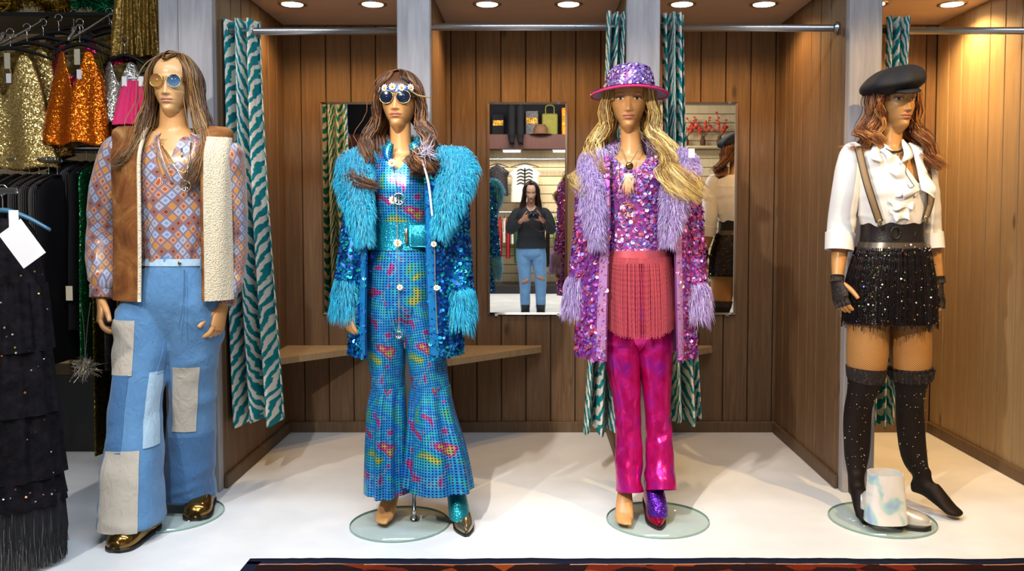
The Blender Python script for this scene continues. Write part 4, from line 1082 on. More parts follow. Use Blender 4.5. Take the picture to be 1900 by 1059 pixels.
# ---------------------------------------------------------------- 2: blue
BLUEFUR = ['#12aed6', '#1cc0e6', '#0c98c4', '#44d0ee', '#0a86b4']
LAVFUR = ['#b49cd6', '#c6b0e2', '#a288c8', '#d6c4ea', '#9a80c0']
def coat(root, Y0, body_rows, slL, slR, phi, base, lining, fur_base, furpal, seqpal, lapL, lapR, collar, cufL, cufR, seed):
    ct = Tube(R_(Y0, body_rows), exp=2.3); cd = lambda A, B: folds(seed, .012, (3, 6, 9), .3)(A, B) * (.25 + B)
    th = (PI / 2 + phi[0], 2 * PI + PI / 2 - phi[1])
    co = ct.mesh(None, 120, 60, th=th, disp=cd, thick=.004).build('coat', MT[base], root)
    ct.mesh(None, 100, 50, th=th, off=-.006, disp=cd).build('lining', MT[lining], co)
    for dth in ((th[0], th[0] + .16), (th[1] - .16, th[1])):     # satin facing folded out along the open edges
        ct.mesh(None, 8, 50, th=dth, t=(.3, .97), off=.006, disp=cd, thick=.003).build('facing', MT[lining], co)
    m = MB(); sequins(m, ct, 5200, .0072, seqpal, th, (0, 1), .003, cd, seed + 1)
    o = m.build('sequins', MT['sequin'], co); o['kind'] = 'stuff'
    for k, L in enumerate((slL, slR)):
        tb = Tube(R_(Y0, L), 't'); sd = fsum(wrinkles(seed + k + 30, .006, 22), folds(seed + k, .004, (2, 3), 1))
        s_ = tb.mesh(None, 40, 50, disp=sd, thick=.004).build('sleeve', MT[base], co)
        m = MB(); sequins(m, tb, 2400, .0072, seqpal, disp=sd, off=.003, seed=seed + 5 + k); o = m.build('sequins', MT['sequin'], s_); o['kind'] = 'stuff'
    k = 0
    for nm, L, mode, n in (('fur_lapel', lapL, 't', 5600), ('fur_lapel', lapR, 't', 5600), ('fur_collar', collar, (0, 0, 1.), 1800), ('fur_cuff', cufL, 't', 2600), ('fur_cuff', cufR, 't', 2600)):
        tb = Tube(R_(Y0, L), mode); b = tb.mesh(None, 28, 24, caps=(True, True), off=-.002).build(nm, MT[fur_base], co)
        m = MB(); fur(m, tb, n, .042, furpal, seed=seed + 50 + k, droop=.9 if 'cuff' in nm else .6); o = m.build('fur_pile', MT['fur'], b); o['kind'] = 'stuff'; k += 1
    return co

def mannequin_blue():
    Y0 = 3.60; g = lambda px, py, dy=0.: P(px, py, Y0 + dy)
    r = .204; by = G(742, 1007)[1] + r; c0 = (P(742, 970, by)[0], by, 0)
    root = empty('mannequin', c0); sk = np.array(lin(SKIN))
    H = Head(g(741, 240, -.02) + np.array((0, .02, 0)), yaw=-.06, nod=-.06, sc=1.04, wide=1.06)
    m = MB()
    Tube(R_(Y0, [(282, 745, 8, .03), (288, 745, 40, .055), (300, 746, 66, .075), (345, 747, 56, .105), (400, 748, 48, .095), (437, 748, 44, .078), (490, 748, 56, .095), (540, 748, 58, .09), (570, 748, 44, .07), (592, 748, 16, .03)])).mesh(m, 40, 50, caps=(True, True))
    Tube(R_(Y0, [(215, 742, 20, .05), (240, 743, 19, .045), (270, 744, 20, .047), (292, 745, 27, .05)])).mesh(m, 30, 16, caps=(True, True))
    sl, el, wl = g(688, 305), g(662, 430, .03), g(648, 560, -.04); sr, er, wr = g(806, 305), g(846, 425, .03), g(850, 560, -.03)
    limb(m, [sl, el, wl], (.043, .036, .03, .022)); limb(m, [sr, er, wr], (.043, .036, .03, .022))
    tL, tR = G(706, 973, .01), G(866, 996)
    aL = np.array((tL[0] + .035, tL[1] + .17, .15)); aR = np.array((P(842, 930, 3.58)[0], 3.58, .14))
    limb(m, [g(722, 590), g(720, 730), aL], (.075, .062, .042, .032)); limb(m, [g(778, 590), g(800, 730, -.02), aR], (.075, .062, .042, .032))
    foot(m, aL, (-.18, -1), .07)
    V, F = remesh(m, .0075); b = MB().add(V, F, None, sk)
    hand(b, wl, unit(wl - el) + np.array((.10, -.1, 0)), 1, sk, .35, .98, thumb=(.7, -1, 0)); hand(b, wr, unit(wr - er) + np.array((-.12, -.1, 0)), -1, sk, .35, .98, thumb=(-.7, -1, 0))
    H.build(b, SKIN, '#b06a50', BROW, eyelid='#8a6a50'); b.build('body', MT['skin'], root)
    fall = {-1: dict(front=[(-.088, .030, .05), (-.100, .040, -.03), (-.122, .075, -.11), (-.125, .11, -.18), (-.10, .13, -.24)], side=[(-.092, .0, .05), (-.105, .02, -.04), (-.13, .06, -.12), (-.13, .11, -.19), (-.105, .13, -.25)], back=[(-.05, -.085, .04), (-.06, -.08, -.04), (-.09, -.03, -.11), (-.12, .08, -.17), (-.115, .12, -.22)]),
            1: dict(front=[(.088, .030, .05), (.102, .040, -.02), (.106, .08, -.09), (.088, .115, -.15), (.055, .13, -.20)], side=[(.092, .0, .05), (.110, .02, -.02), (.125, .06, -.09), (.12, .10, -.15), (.14, .115, -.19)], back=[(.05, -.085, .04), (.07, -.08, -.03), (.11, -.02, -.10), (.13, .06, -.15), (.155, .09, -.18)])}
    wig(root, 'wig', H, ['#3a2214', '#55341f', '#6f4628', '#2a180f', '#8a5c36'], fall, 180, 10, a0=math.radians(40), front=1.32, amin=.15, hl=.12, yf=.045, lo=(.10, .25, .90, 1.10), wave=.032, freq=4.2, spread=.010, seed=4, k=1.09)
    # headband with daisies
    hb = Tube([tuple(H.w(np.array((0, -.004, z)))) + (.0865 * w_, .108 * w_) for z, w_ in ((.138, 1.0), (.150, .995), (.163, .97))]); band = hb.mesh(None, 60, 8, thick=.003).build('headband', MT['band'], root)
    for k, a in enumerate(np.radians((28, 52, 76, 99, 122, 148))):
        p = hb.eval(np.array([a]), np.array([.62 + .1 * (k % 2)]), .006)[0]; daisy(band, p, .0175, (math.cos(a), -math.sin(a), .1))
    cord(band, [H.w(np.array(p)) for p in ((.05, .095, .142), (.085, .08, .120), (.13, .085, .112))], .0035, 'suspender', 'band_tie')
    sunglasses(root, H, ('lens_dark', 'lens_dark'), r=.0255, zc=.113, frame='gold')
    # earrings
    for s in (-1,):
        m = MB(); a = np.arange(25) * 2 * PI / 24; c = H.w(np.array((s * .078, .03, .035)))
        pipe(m, [c + np.array((.012 * math.cos(q), 0, .028 * math.sin(q))) for q in a], .0022, 6, 40); m.build('earring', MT['blue_glitter'], root)
    # jumpsuit
    jt = Tube(R_(Y0, [(288, 747, 48, .07), (305, 747, 60, .095), (345, 747, 58, .122), (380, 748, 55, .118), (415, 748, 53, .100), (440, 748, 53, .094), (480, 748, 62, .108), (540, 748, 67, .120), (580, 748, 62, .110), (610, 748, 40, .08), (630, 748, 14, .04)]), exp=2.1)
    jm = MB(); jt.mesh(jm, 90, 90, disp=folds(31, .003, (3, 6, 9), 1.2))
    vb, vt_, vx = g(745, 325)[2], g(745, 285)[2], g(745, 300)[0]
    cut(jm, lambda c: c[1] < Y0 and c[2] > vb and abs(c[0] - vx) < .045 * (c[2] - vb) / (vt_ - vb) + .003)
    lg = []
    for L in ([(540, 720, 32, .105), (580, 717, 35, .108), (640, 717, 36, .092), (690, 719, 33, .078), (727, 721, 31, .07)], [(540, 777, 32, .105), (580, 780, 35, .108), (640, 789, 37, .092, -.01), (690, 796, 35, .078, -.02), (727, 801, 35, .07, -.03)]):
        Tube(R_(Y0, L), 't').mesh(jm, 56, 50, disp=wrinkles(int(L[0][1]), .002, 16))
    jo = jm.build('jumpsuit', MT['holo'], root)
    for k, (L, sd) in enumerate((([(716, 721, 32, .073), (726, 721, 32, .074), (760, 719, 35, .09), (840, 719, 38, .12), (908, 720, 40, .14)], 41), ([(714, 800, 36, .074, -.028), (726, 801, 37, .075, -.03), (760, 804, 41, .09, -.035), (840, 814, 56, .125, -.05), (901, 817, 65, .15, -.06)], 42))):
        f0 = folds(sd, .016, (5, 8, 11), .12); Tube(R_(Y0, L)).mesh(None, 120, 60, disp=lambda A, B: f0(A, B) * B ** .7 * 1.2, thick=.003).build('flounce', MT['holo'], jo)
    for s, pts in ((-1, [(722, 262), (710, 276), (712, 292), (728, 300)]), (1, [(772, 262), (784, 276), (788, 292), (775, 303)])):
        A = catmull([g(*p, -.085) for p in pts], 10); B = catmull([g(745 + s * 14, 268, -.075), g(745 + s * 16, 285, -.085), g(745 + s * 18, 300, -.1), g(745 + s * 14, 312, -.115)], 10)
        mm = MB().grid(np.stack([A, (A + B) / 2 + np.array((0, -.012, 0)), B]), np.stack([np.stack([np.full(10, q), np.linspace(0, .12, 10)], -1) for q in (0, .03, .06)])); o = mm.build('collar', MT['holo'], jo); o.modifiers.new('t', 'SOLIDIFY').thickness = .003
    # belt
    bt = Tube(R_(Y0, [(412, 748, 57, .108), (438, 748, 57, .104), (463, 749, 60, .108)])); be = bt.mesh(None, 70, 10, disp=lambda A, B: .002 * np.sin(3 * A), thick=.006).build('belt', MT['blue_glitter'], root)
    p = g(754, 437, -.112); MB().box(p - np.array((.006, .004, .035)), p + np.array((.006, .004, .03)), None, .002).build('buckle', MT['pewter'], be)
    p = g(778, 437, -.106); MB().box(p - np.array((.042, .006, .046)), p + np.array((.042, .006, .046)), None, .01).build('belt_flap', MT['blue_glitter'], be)
    # coat
    coat(root, Y0, [(290, 750, 84, .105), (320, 750, 90, .135), (400, 752, 92, .155), (500, 752, 96, .165), (600, 754, 101, .17), (656, 755, 102, .17)],
         [(293, 682, 28, .06), (330, 672, 30, .065), (420, 662, 27, .062, .03), (500, 652, 24, .058, -.02), (530, 649, 22, .055, -.03)],
         [(293, 812, 28, .06), (330, 832, 28, .065), (420, 846, 24, .062, .03), (500, 852, 22, .058, 0), (545, 853, 22, .055, -.02)], (.60, .46),
         'coat_blue', 'blue_lining', 'blue_base', BLUEFUR, ['#0a4fb8', '#0f6fd0', '#12a0c8', '#0c3f98', '#1fc0b0', '#2a8ae0'],
         [(288, 692, 8, .03, -.04), (300, 661, 28, .042, -.07), (340, 660, 28, .042, -.12), (385, 667, 20, .035, -.15), (425, 673, 13, .026, -.16), (445, 677, 4, .012, -.16)],
         [(286, 802, 8, .03, -.04), (300, 845, 32, .042, -.07), (335, 844, 31, .042, -.11), (375, 833, 21, .035, -.15), (412, 822, 13, .026, -.16), (432, 816, 4, .012, -.16)],
         [(276, 690, 10, .035, .0), (268, 715, 12, .035, .07), (266, 748, 12, .035, .09), (268, 780, 12, .035, .07), (276, 806, 10, .035, .0)],
         [(516, 649, 14, .045, -.03), (524, 648, 22, .055, -.03), (560, 645, 24, .058, -.04), (582, 644, 20, .05, -.04)],
         [(532, 853, 14, .045, -.02), (540, 853, 23, .055, -.02), (575, 852, 25, .058, -.03), (606, 850, 20, .05, -.04)], 60)
    # cords with daisies and charms
    ch = cord(root, [g(727, 302, -.125), g(735, 350, -.135), g(737, 420, -.128), g(739, 520, -.14), g(740, 610, -.14)], .0014, 'suspender', 'pendant_cord')
    for px, py, dd in ((727, 302, -.13), (729, 371, -.138), (738, 451, -.128), (742, 533, -.145)): daisy(ch, g(px, py, dd), .019 if py < 500 else .014)
    peace(ch, g(740, 369, -.142), .022, 'silver', .003); peace(ch, g(740, 621, -.145), .014, 'silver', .0022)
    ch = cord(root, [g(794, 300, -.12), g(800, 380, -.15), g(806, 450, -.15), g(808, 540, -.155), g(812, 618, -.155)], .0014, 'suspender', 'daisy_cord')
    for px, py in ((805, 453), (810, 534)): daisy(ch, g(px, py, -.165), .014)
    m = MB(); A = np.array([g(783, 296, -.16), g(795, 340, -.17), g(802, 400, -.19)]); rg_ = np.random.default_rng(6)
    pipe(m, A, (.003, .005, .004), 6, 14)
    o = m.build('feather_quill', MT['lace_white'], root)
    C = []; 
    for k in range(70):
        p = g(790, 283, -.15) + rg_.normal(0, .012, 3); d = unit(rg_.normal(0, 1, 3) + np.array((.2, -.3, .6))); C.append([p, p + d * .02, p + d * .045])
    m = MB(); strands(m, np.array(C), np.array((.0016, .0012, .0003)), np.tile(np.array(lin('#c8bccc')), (70, 1)), 3); m.build('silver_spray', MT['fur'], root)
    # boot
    bo = shoe(root, tR, (.22, -1), .25, POINT, 'pewter', 'black_rubber', 'boot', .008, heel=.045)
    Tube([(aR[0] - .0, aR[1] + .015, .27, .045, .05), (aR[0] + .003, aR[1] + .005, .20, .041, .05), (aR[0] + .01, aR[1] - .02, .14, .038, .058), (aR[0] + .022, aR[1] - .058, .095, .041, .068), (aR[0] + .03, aR[1] - .08, .062, .043, .066), (aR[0] + .032, aR[1] - .085, .04, .042, .06)], 'h').mesh(None, 36, 20, caps=(False, True)).build('shaft', MT['teal_glitter'], bo)
    glass_base(root, c0, r, .28, (P(768, 950, by + .03)[0], by + .04))
    tag(root, 'mannequin in turquoise fur-trimmed coat, daisy headband and dotted holographic jumpsuit', 'mannequin', 'dressed mannequins')
mannequin_blue()

# ---------------------------------------------------------------- 3: pink
def mannequin_pink():
    Y0 = 3.64; g = lambda px, py, dy=0.: P(px, py, Y0 + dy)
    r = .213; by = G(1220, 1000)[1] + r; c0 = (P(1220, 966, by)[0], by, 0)
    root = empty('mannequin', c0); sk = np.array(lin(SKIN))
    H = Head(g(1167, 240, -.02) + np.array((0, .02, 0)), yaw=-.10, nod=.02, sc=1.08, wide=1.06)
    m = MB()
    Tube(R_(Y0, [(286, 1172, 8, .03), (292, 1172, 40, .055), (303, 1174, 66, .075), (345, 1175, 54, .10), (400, 1176, 48, .092), (450, 1178, 46, .08), (500, 1180, 54, .095), (550, 1182, 56, .09), (580, 1183, 44, .07), (600, 1184, 16, .03)])).mesh(m, 40, 50, caps=(True, True))
    Tube(R_(Y0, [(215, 1168, 20, .05), (240, 1169, 19, .045), (270, 1171, 20, .047), (296, 1172, 28, .05)])).mesh(m, 30, 16, caps=(True, True))
    sl, el, wl = g(1115, 308), g(1092, 430, .04), g(1072, 552, .02); sr, er, wr = g(1232, 308), g(1280, 430, .04), g(1287, 560, -.02)
    limb(m, [sl, el, wl], (.043, .036, .03, .022)); limb(m, [sr, er, wr], (.043, .036, .03, .022))
    tL, tR = G(1158, 974, .01), G(1224, 984)
    aL = np.array((tL[0] + .02, tL[1] + .165, .15)); aR = np.array((tR[0] - .005, tR[1] + .17, .14))
    limb(m, [g(1155, 610), g(1162, 740), aL], (.072, .06, .042, .032)); limb(m, [g(1212, 610), g(1220, 740), aR], (.072, .06, .042, .032))
    foot(m, aL, (-.12, -1), .07)
    V, F = remesh(m, .0075); b = MB().add(V, F, None, sk)
    hand(b, wl, unit(wl - el) + np.array((.05, 0, 0)), 1, sk, .35, .98, thumb=(.5, -1, 0)); hand(b, wr, unit(wr - er) + np.array((-.12, -.12, 0)), -1, sk, .5, .98, thumb=(-.6, -1, 0))
    H.build(b, SKIN, '#b5715a', BROW, eyelid='#6a4a34'); b.build('body', MT['skin'], root)
    fall = {-1: dict(front=[(-.086, .034, .05), (-.098, .044, -.02), (-.118, .080, -.10), (-.135, .105, -.17), (-.10, .12, -.24)], side=[(-.088, .0, .05), (-.10, .03, -.03), (-.135, .06, -.11), (-.165, .115, -.18), (-.14, .14, -.25)], back=[(-.05, -.085, .04), (-.06, -.08, -.04), (-.10, -.03, -.11), (-.14, .08, -.17), (-.16, .13, -.22)]),
            1: dict(front=[(.086, .034, .05), (.100, .044, -.02), (.122, .080, -.10), (.15, .12, -.18), (.17, .145, -.26)], side=[(.09, .0, .05), (.112, .03, -.03), (.155, .06, -.11), (.20, .115, -.19), (.225, .14, -.28)], back=[(.05, -.085, .04), (.08, -.07, -.03), (.14, -.01, -.10), (.20, .09, -.17), (.235, .13, -.25)])}
    wig(root, 'wig', H, ['#c09a50', '#d8b870', '#a88040', '#e8d090', '#8a6430'], fall, 210, 10, a0=math.radians(40), front=.9, amin=.3, hl=.20, wave=.030, freq=3.9, spread=.011, seed=6, k=1.08)
    # hat
    hc = H.w(np.array((0, 0, .178))); Z = lambda z: hc[2] + z
    x0 = g(1168, 150)[0]; y0 = hc[1]
    cr = Tube([(x0, y0, Z(-.03), .098, .115), (x0, y0, Z(.0), .098, .116), (x0 + .001, y0, Z(.022), .093, .112), (x0 + .002, y0, Z(.048), .084, .103), (x0 + .004, y0, Z(.066), .064, .082), (x0 + .004, y0, Z(.073), .03, .04), (x0 + .004, y0, Z(.072), .003, .004)])
    ho = cr.mesh(None, 56, 30, caps=(False, True)).build('hat', MT['coat_lav'], root)
    HP = ['#c4a0ea', '#9a80e4', '#e4bcf0', '#d480c8', '#a898f6', '#f0daf6', '#8a70d0']
    m = MB(); sequins(m, cr, 2000, .0062, HP, off=.002, seed=77, tilt=.35); o = m.build('sequins', MT['sequin'], ho); o['kind'] = 'stuff'
    br = Tube([(x0, y0, Z(-.028), .099, .117), (x0, y0, Z(-.030), .125, .143), (x0, y0, Z(-.036), .152, .168), (x0, y0, Z(-.040), .158, .175)])
    bd = lambda A, B: 0 * A
    def brim_z(V): V[..., 2] += -.010 * np.abs((V[..., 0] - x0) / .15) ** 2 + .006 * ((y0 - V[..., 1]) / .17); return V
    V, uv = br.grid(72, 8); mm = MB().grid(brim_z(V), uv, None, True); o = mm.build('brim', MT['lav_lining'], ho); o.modifiers.new('t', 'SOLIDIFY').thickness = .005
    m = MB(); a = np.linspace(0, 2 * PI, 73); pipe(m, brim_z(br.eval(a, np.ones(73))), .0055, 8, 145); m.build('brim_edge', MT['pink_boa'], ho)
    m = MB(); g2 = np.random.default_rng(3); A, B = g2.uniform(0, 2 * PI, 900), g2.uniform(0, 1, 900); p = brim_z(br.eval(A, B)); k = 6; q = np.arange(k) * 2 * PI / k
    Vv = p[:, None, :] + np.array((0, 0, .0042)) + .0062 * np.stack([np.cos(q), np.sin(q), 0 * q], -1)[None] + g2.normal(0, .001, (900, k, 3)); m.add(Vv.reshape(-1, 3), np.arange(900)[:, None] * k + np.arange(k)[None], None, np.repeat(pick(HP, 900, g2), k, 0)); o = m.build('brim_sequins', MT['sequin'], ho); o['kind'] = 'stuff'
    # top
    tp = Tube(R_(Y0, [(293, 1174, 50, .07), (310, 1175, 58, .095), (345, 1175, 57, .12), (400, 1176, 55, .112), (450, 1177, 60, .115), (470, 1178, 61, .118), (478, 1178, 56, .112)]), exp=2.1)
    td = fsum(folds(51, .005, (4, 7, 10), .5), lambda A, B: .008 * np.sin(10 * A) * np.clip(B - .7, 0, 1))
    to = MB(); tp.mesh(to, 90, 60, disp=td, thick=.003)
    nb, nx = g(1170, 318)[2], g(1168, 300)[0]
    neck = lambda c: c[1] < Y0 + .02 and c[2] > nb and abs(c[0] - nx) < .078 * math.sqrt(max(0, (c[2] - nb) / .075))
    cut(to, neck); to = to.build('sequin_top', MT['coat_lav'], root)
    m = MB(); sequins(m, tp, 5200, .0075, ['#c080dc', '#9a7cee', '#e8a8ea', '#d85aa0', '#b868d4', '#8a9cf4', '#f0c8f2', '#e0708a'], disp=td, off=.003, seed=52); cut(m, neck); o = m.build('sequins', MT['sequin'], to); o['kind'] = 'stuff'
    # trousers
    hp_ = Tube(R_(Y0, [(460, 1179, 54, .10), (500, 1180, 62, .112), (560, 1182, 64, .118), (600, 1184, 60, .11), (630, 1184, 38, .08), (650, 1184, 14, .04)]), exp=2.1)
    pm = MB(); hp_.mesh(pm, 70, 30)
    for L, sd in (([(550, 1156, 32, .105), (600, 1153, 34, .108), (660, 1155, 34, .09), (740, 1163, 26, .072), (800, 1166, 24, .07), (860, 1167, 25, .078, -.02), (911, 1168, 26, .09, -.045)], 61), ([(550, 1212, 32, .105), (600, 1214, 34, .108), (660, 1216, 33, .09), (740, 1219, 25, .072), (800, 1222, 25, .07), (860, 1224, 27, .08, -.03), (909, 1226, 30, .098, -.065)], 62)):
        Tube(R_(Y0, L), 't').mesh(pm, 60, 110, disp=fsum(wrinkles(sd, .005, 34), lambda A, B: .004 * np.sin(18 * B + 2 * A) * np.clip(B - .4, 0, 1)), thick=.003)
    pm.build('trousers', MT['foil'], root)
    # beaded fringe belt
    fb = Tube(R_(Y0, [(463, 1180, 61, .126), (500, 1181, 66, .134), (560, 1182, 69, .138), (620, 1183, 69, .140)]), exp=2.3)
    fe = fb.mesh(None, 60, 6, th=(-.15, PI + .15), t=(0, .22), off=.004, thick=.004).build('fringe_belt', MT['fringe_pink'], root)
    g3 = np.random.default_rng(9)
    n = 125; A = np.linspace(PI - .30, .30, n) + g3.normal(0, .006, n); K = 40; T_ = np.linspace(.12, 1, K)
    ends = .86 + .14 * np.sin(np.linspace(0, PI, n)) + g3.uniform(-.02, .02, n)
    C = fb.eval(A[:, None] + .004 * np.sin(T_ * 7 + A[:, None] * 20)[...], T_[None, :] * ends[:, None], .004)
    rr = np.broadcast_to(.0016 + .0005 * np.sin(np.arange(K) * 2.6), (n, K))
    m = MB(); strands(m, C, rr, np.ones((n, 3)), 5); o = m.build('bead_chains', MT['fringe_pink'], fe); o['kind'] = 'stuff'
    coat(root, Y0, [(292, 1178, 86, .105), (320, 1180, 94, .135), (400, 1182, 97, .155), (500, 1181, 102, .165), (600, 1180, 106, .17), (660, 1180, 108, .17)],
         [(296, 1108, 26, .06), (330, 1098, 26, .06), (420, 1090, 22, .06, .04), (490, 1080, 20, .055, .03), (525, 1074, 18, .05, .02)],
         [(296, 1245, 28, .06), (330, 1268, 28, .065), (420, 1280, 24, .062, .03), (500, 1284, 23, .058, 0), (535, 1286, 22, .055, -.02)], (.56, .58),
         'coat_lav', 'lav_lining', 'lav_base', LAVFUR, ['#c060c8', '#8a5ae0', '#dc80c4', '#a848b8', '#d84a8a', '#9a8cf4', '#e8a8e4', '#e06a6a'],
         [(288, 1124, 8, .03, -.04), (300, 1096, 17, .040, -.07), (340, 1096, 18, .040, -.12), (390, 1101, 14, .034, -.15), (430, 1105, 9, .024, -.16), (455, 1107, 4, .012, -.16)],
         [(286, 1236, 8, .03, -.04), (300, 1272, 20, .040, -.06), (340, 1258, 22, .040, -.12), (390, 1248, 17, .034, -.15), (428, 1243, 10, .024, -.16), (448, 1240, 4, .012, -.16)],
         [(280, 1118, 10, .035, .0), (272, 1140, 12, .035, .07), (270, 1172, 12, .035, .09), (272, 1210, 12, .035, .07), (280, 1238, 10, .035, .0)],
         [(514, 1074, 12, .042, .02), (522, 1073, 18, .05, .02), (555, 1070, 19, .052, .02), (580, 1068, 16, .045, .02)],
         [(522, 1287, 14, .045, -.02), (530, 1287, 23, .055, -.02), (562, 1288, 25, .058, -.03), (592, 1286, 21, .05, -.04)], 80)
    p = g(1283, 284, -.14); MB().box(p - np.array((.012, .002, .018)), p + np.array((.012, .002, .018))).build('price_tag', MT['paper'], root, False)
    # pendants
    ch = cord(root, [g(1148, 268, -.06), g(1155, 285, -.10), g(1166, 303, -.128), g(1180, 285, -.10), g(1188, 268, -.06)], .0022, 'suspender', 'necklace')
    m = MB(); revolve(m, [(.001, .006), (.008, .006), (.014, .003), (.016, 0), (.014, -.003), (.001, -.004)], g(1168, 308, -.135), 20, axis='y'); m.build('medallion', MT['bronze'], ch)
    C = []; 
    for k in range(90):
        p = g(1166 + g3.normal(0, 3), 322, -.14); e = g(1164 + g3.normal(0, 6.5), 345 + g3.uniform(-8, 22), -.148); C.append([p, (p + e) / 2 + np.array((g3.normal(0, .004), -.003, 0)), e])
    cc = np.array([[lin('#e6dccb'), lin('#d8b890'), lin('#b06a2c')]] * 90); m = MB(); strands(m, np.array(C), np.array((.0022, .002, .0004)), cc, 3); m.build('feather', MT['fur'], ch)
    ch = cord(root, [g(1148, 270, -.06), g(1148, 330, -.13), g(1163, 378, -.135), g(1180, 330, -.13), g(1186, 270, -.06)], .001, 'gold', 'peace_necklace')
    peace(ch, g(1165, 391, -.145), .025, 'gold', .0022)
    bo = shoe(root, tR, (.04, -1), .25, POINT, 'red_foil', 'black_rubber', 'boot', .012, heel=.045)
    Tube([(aR[0], aR[1] + .02, .19, .036, .045), (aR[0], aR[1] + .01, .17, .037, .047), (aR[0], aR[1] - .02, .14, .038, .058), (aR[0] + .006, aR[1] - .06, .095, .041, .068), (aR[0] + .008, aR[1] - .08, .062, .043, .064), (aR[0] + .008, aR[1] - .085, .04, .042, .058)], 'h').mesh(None, 36, 20, caps=(False, True)).build('shaft', MT['purple_glitter'], bo)
    glass_base(root, c0, r, .30, (aL[0], aL[1] + .07))
    tag(root, 'mannequin in lavender sequin hat and coat with shiny magenta trousers', 'mannequin', 'dressed mannequins')
mannequin_pink()

# ---------------------------------------------------------------- 4: black skirt
def mannequin_black():
    Y0 = 3.64; g = lambda px, py, dy=0.: P(px, py, Y0 + dy)
    r = .213; by = G(1636, 1000)[1] + r; c0 = (P(1636, 966, by)[0], by, 0)
    root = empty('mannequin', c0); skc = '#c48e54'; sk = np.array(lin(skc))
    H = Head(g(1660, 241, -.02) + np.array((0, .02, 0)), yaw=.24, nod=-.03, sc=1.05, wide=1.06)
    m = MB()
    Tube(R_(Y0, [(272, 1652, 8, .03), (277, 1652, 40, .055), (290, 1650, 68, .075), (340, 1652, 58, .11), (390, 1655, 52, .095), (430, 1657, 48, .082), (490, 1655, 62, .10), (540, 1652, 70, .115), (570, 1650, 62, .10), (592, 1650, 24, .04)])).mesh(m, 40, 50, caps=(True, True))
    Tube(R_(Y0, [(215, 1656, 20, .05), (240, 1655, 19, .045), (265, 1653, 20, .047), (284, 1652, 28, .05)])).mesh(m, 30, 16, caps=(True, True))
    sl, el, wl = g(1582, 296), g(1561, 440, .04), g(1553, 520, -.01); sr, er, wr = g(1712, 296), g(1727, 440, .05), g(1741, 522, .02)
    limb(m, [sl, el, wl], (.043, .04, .034, .022)); limb(m, [sr, er, wr], (.043, .04, .034, .022))
    aL = np.array((P(1591, 925, 3.64)[0], 3.66, .15)); aR = np.array((P(1706, 912, 3.72)[0], 3.70, .15))
    Lp = [g(1612, 580), g(1607, 690, -.01), g(1592, 760, .03), g(1590, 830, .05), aL]; Rp = [g(1688, 580), g(1690, 690, .0), g(1688, 760, .04), g(1695, 840, .06), aR]
    lr = (.084, .080, .055, .054, .048, .029)
    limb(m, Lp, lr); limb(m, Rp, lr)
    dL, dR = (-.05, -1), (.62, -.85); pass
    V, F = remesh(m, .0075); b = MB().add(V, F, None, sk)
    hl, hr = unit(wl - el) + np.array((.22, -.1, 0)), unit(wr - er) + np.array((-.02, -.12, 0))
    hand(b, wl, hl, 1, sk, .3, .92, thumb=(.6, -1, 0)); hand(b, wr, hr, -1, sk, .3, .92, thumb=(-.6, -1, 0))
    H.build(b, skc, '#b5745c', BROW, eyelid='#5a3a28'); b.build('body', MT['skin'], root)
    for W, E, D, s in ((wl, el, hl, 1), (wr, er, hr, -1)):
        mm = MB(); pipe(mm, [W - unit(W - E) * .02, W + unit(D) * .01], (.028, .029), 20, 2, True); hand(mm, W, D, s, None, 0, .92, thumb=(s * .6, -1, 0), palm_only=True, grow=.003)
        Dn = unit(D); Th = np.array((s * .6, -1, 0)); Th = unit(Th - Dn * (Th @ Dn))
        for of in (.029, .0098, -.0095, -.0275): p = W + Dn * .078 + Th * of * .92; pipe(mm, [p, p + unit(Dn + Th * of * 2 + np.array((s * .25, 0, 0))) * .036], (.0112, .0105), 10, 2)
        mm.build('lace_glove', MT['lace_black'], root)
    # hair and cap
    fall = {-1: dict(front=[(-.080, .030, .06), (-.092, .035, .0), (-.105, .03, -.05), (-.125, .02, -.085)], side=[(-.096, -.01, .06), (-.115, -.005, .0), (-.128, .0, -.05), (-.15, .01, -.08)], back=[(-.05, -.09, .05), (-.07, -.09, .0), (-.10, -.07, -.05), (-.13, -.05, -.08)]),
            1: dict(front=[(.076, .035, .05), (.078, .05, -.03), (.068, .085, -.10), (.085, .105, -.16)], side=[(.09, .0, .05), (.10, .03, -.03), (.095, .07, -.10), (.12, .10, -.165)], back=[(.05, -.085, .05), (.07, -.06, -.02), (.11, .0, -.08), (.15, .06, -.13)])}
    wig(root, 'wig', H, ['#7a4220', '#96582a', '#b47438', '#c88e50', '#5a2e16'], fall, 180, 10, a0=math.radians(46), front=.6, amin=.5, hl=.15, wave=.026, freq=3.6, spread=.010, seed=8, k=1.08)
    cc = H.w(np.array((0, .0, .165))); xa = g(1655, 165)[0]
    ct = Tube([(xa + .003, cc[1], cc[2] - .028, .088, .108), (xa + .002, cc[1] - .01, cc[2] - .016, .098, .118), (xa - .002, cc[1] - .015, cc[2] + .004, .124, .14), (xa, cc[1] - .01, cc[2] + .03, .128, .138), (xa + .010, cc[1], cc[2] + .060, .106, .118), (xa + .018, cc[1] + .01, cc[2] + .084, .062, .072), (xa + .018, cc[1] + .01, cc[2] + .089, .004, .005)])
    def tip(V):     # slouched to the left
        V[..., 2] += .16 * (V[..., 0] - xa); return V
    V, uv = ct.grid(96, 40, disp=lambda A, B: .004 * np.cos(8 * A) * np.sin(PI * np.clip(B, 0, 1)) + .003 * np.sin(5 * A + 3 * B)); cp = MB().grid(tip(V), uv, None, True, False, True).build('flat_cap', MT['cap_cloth'], root)
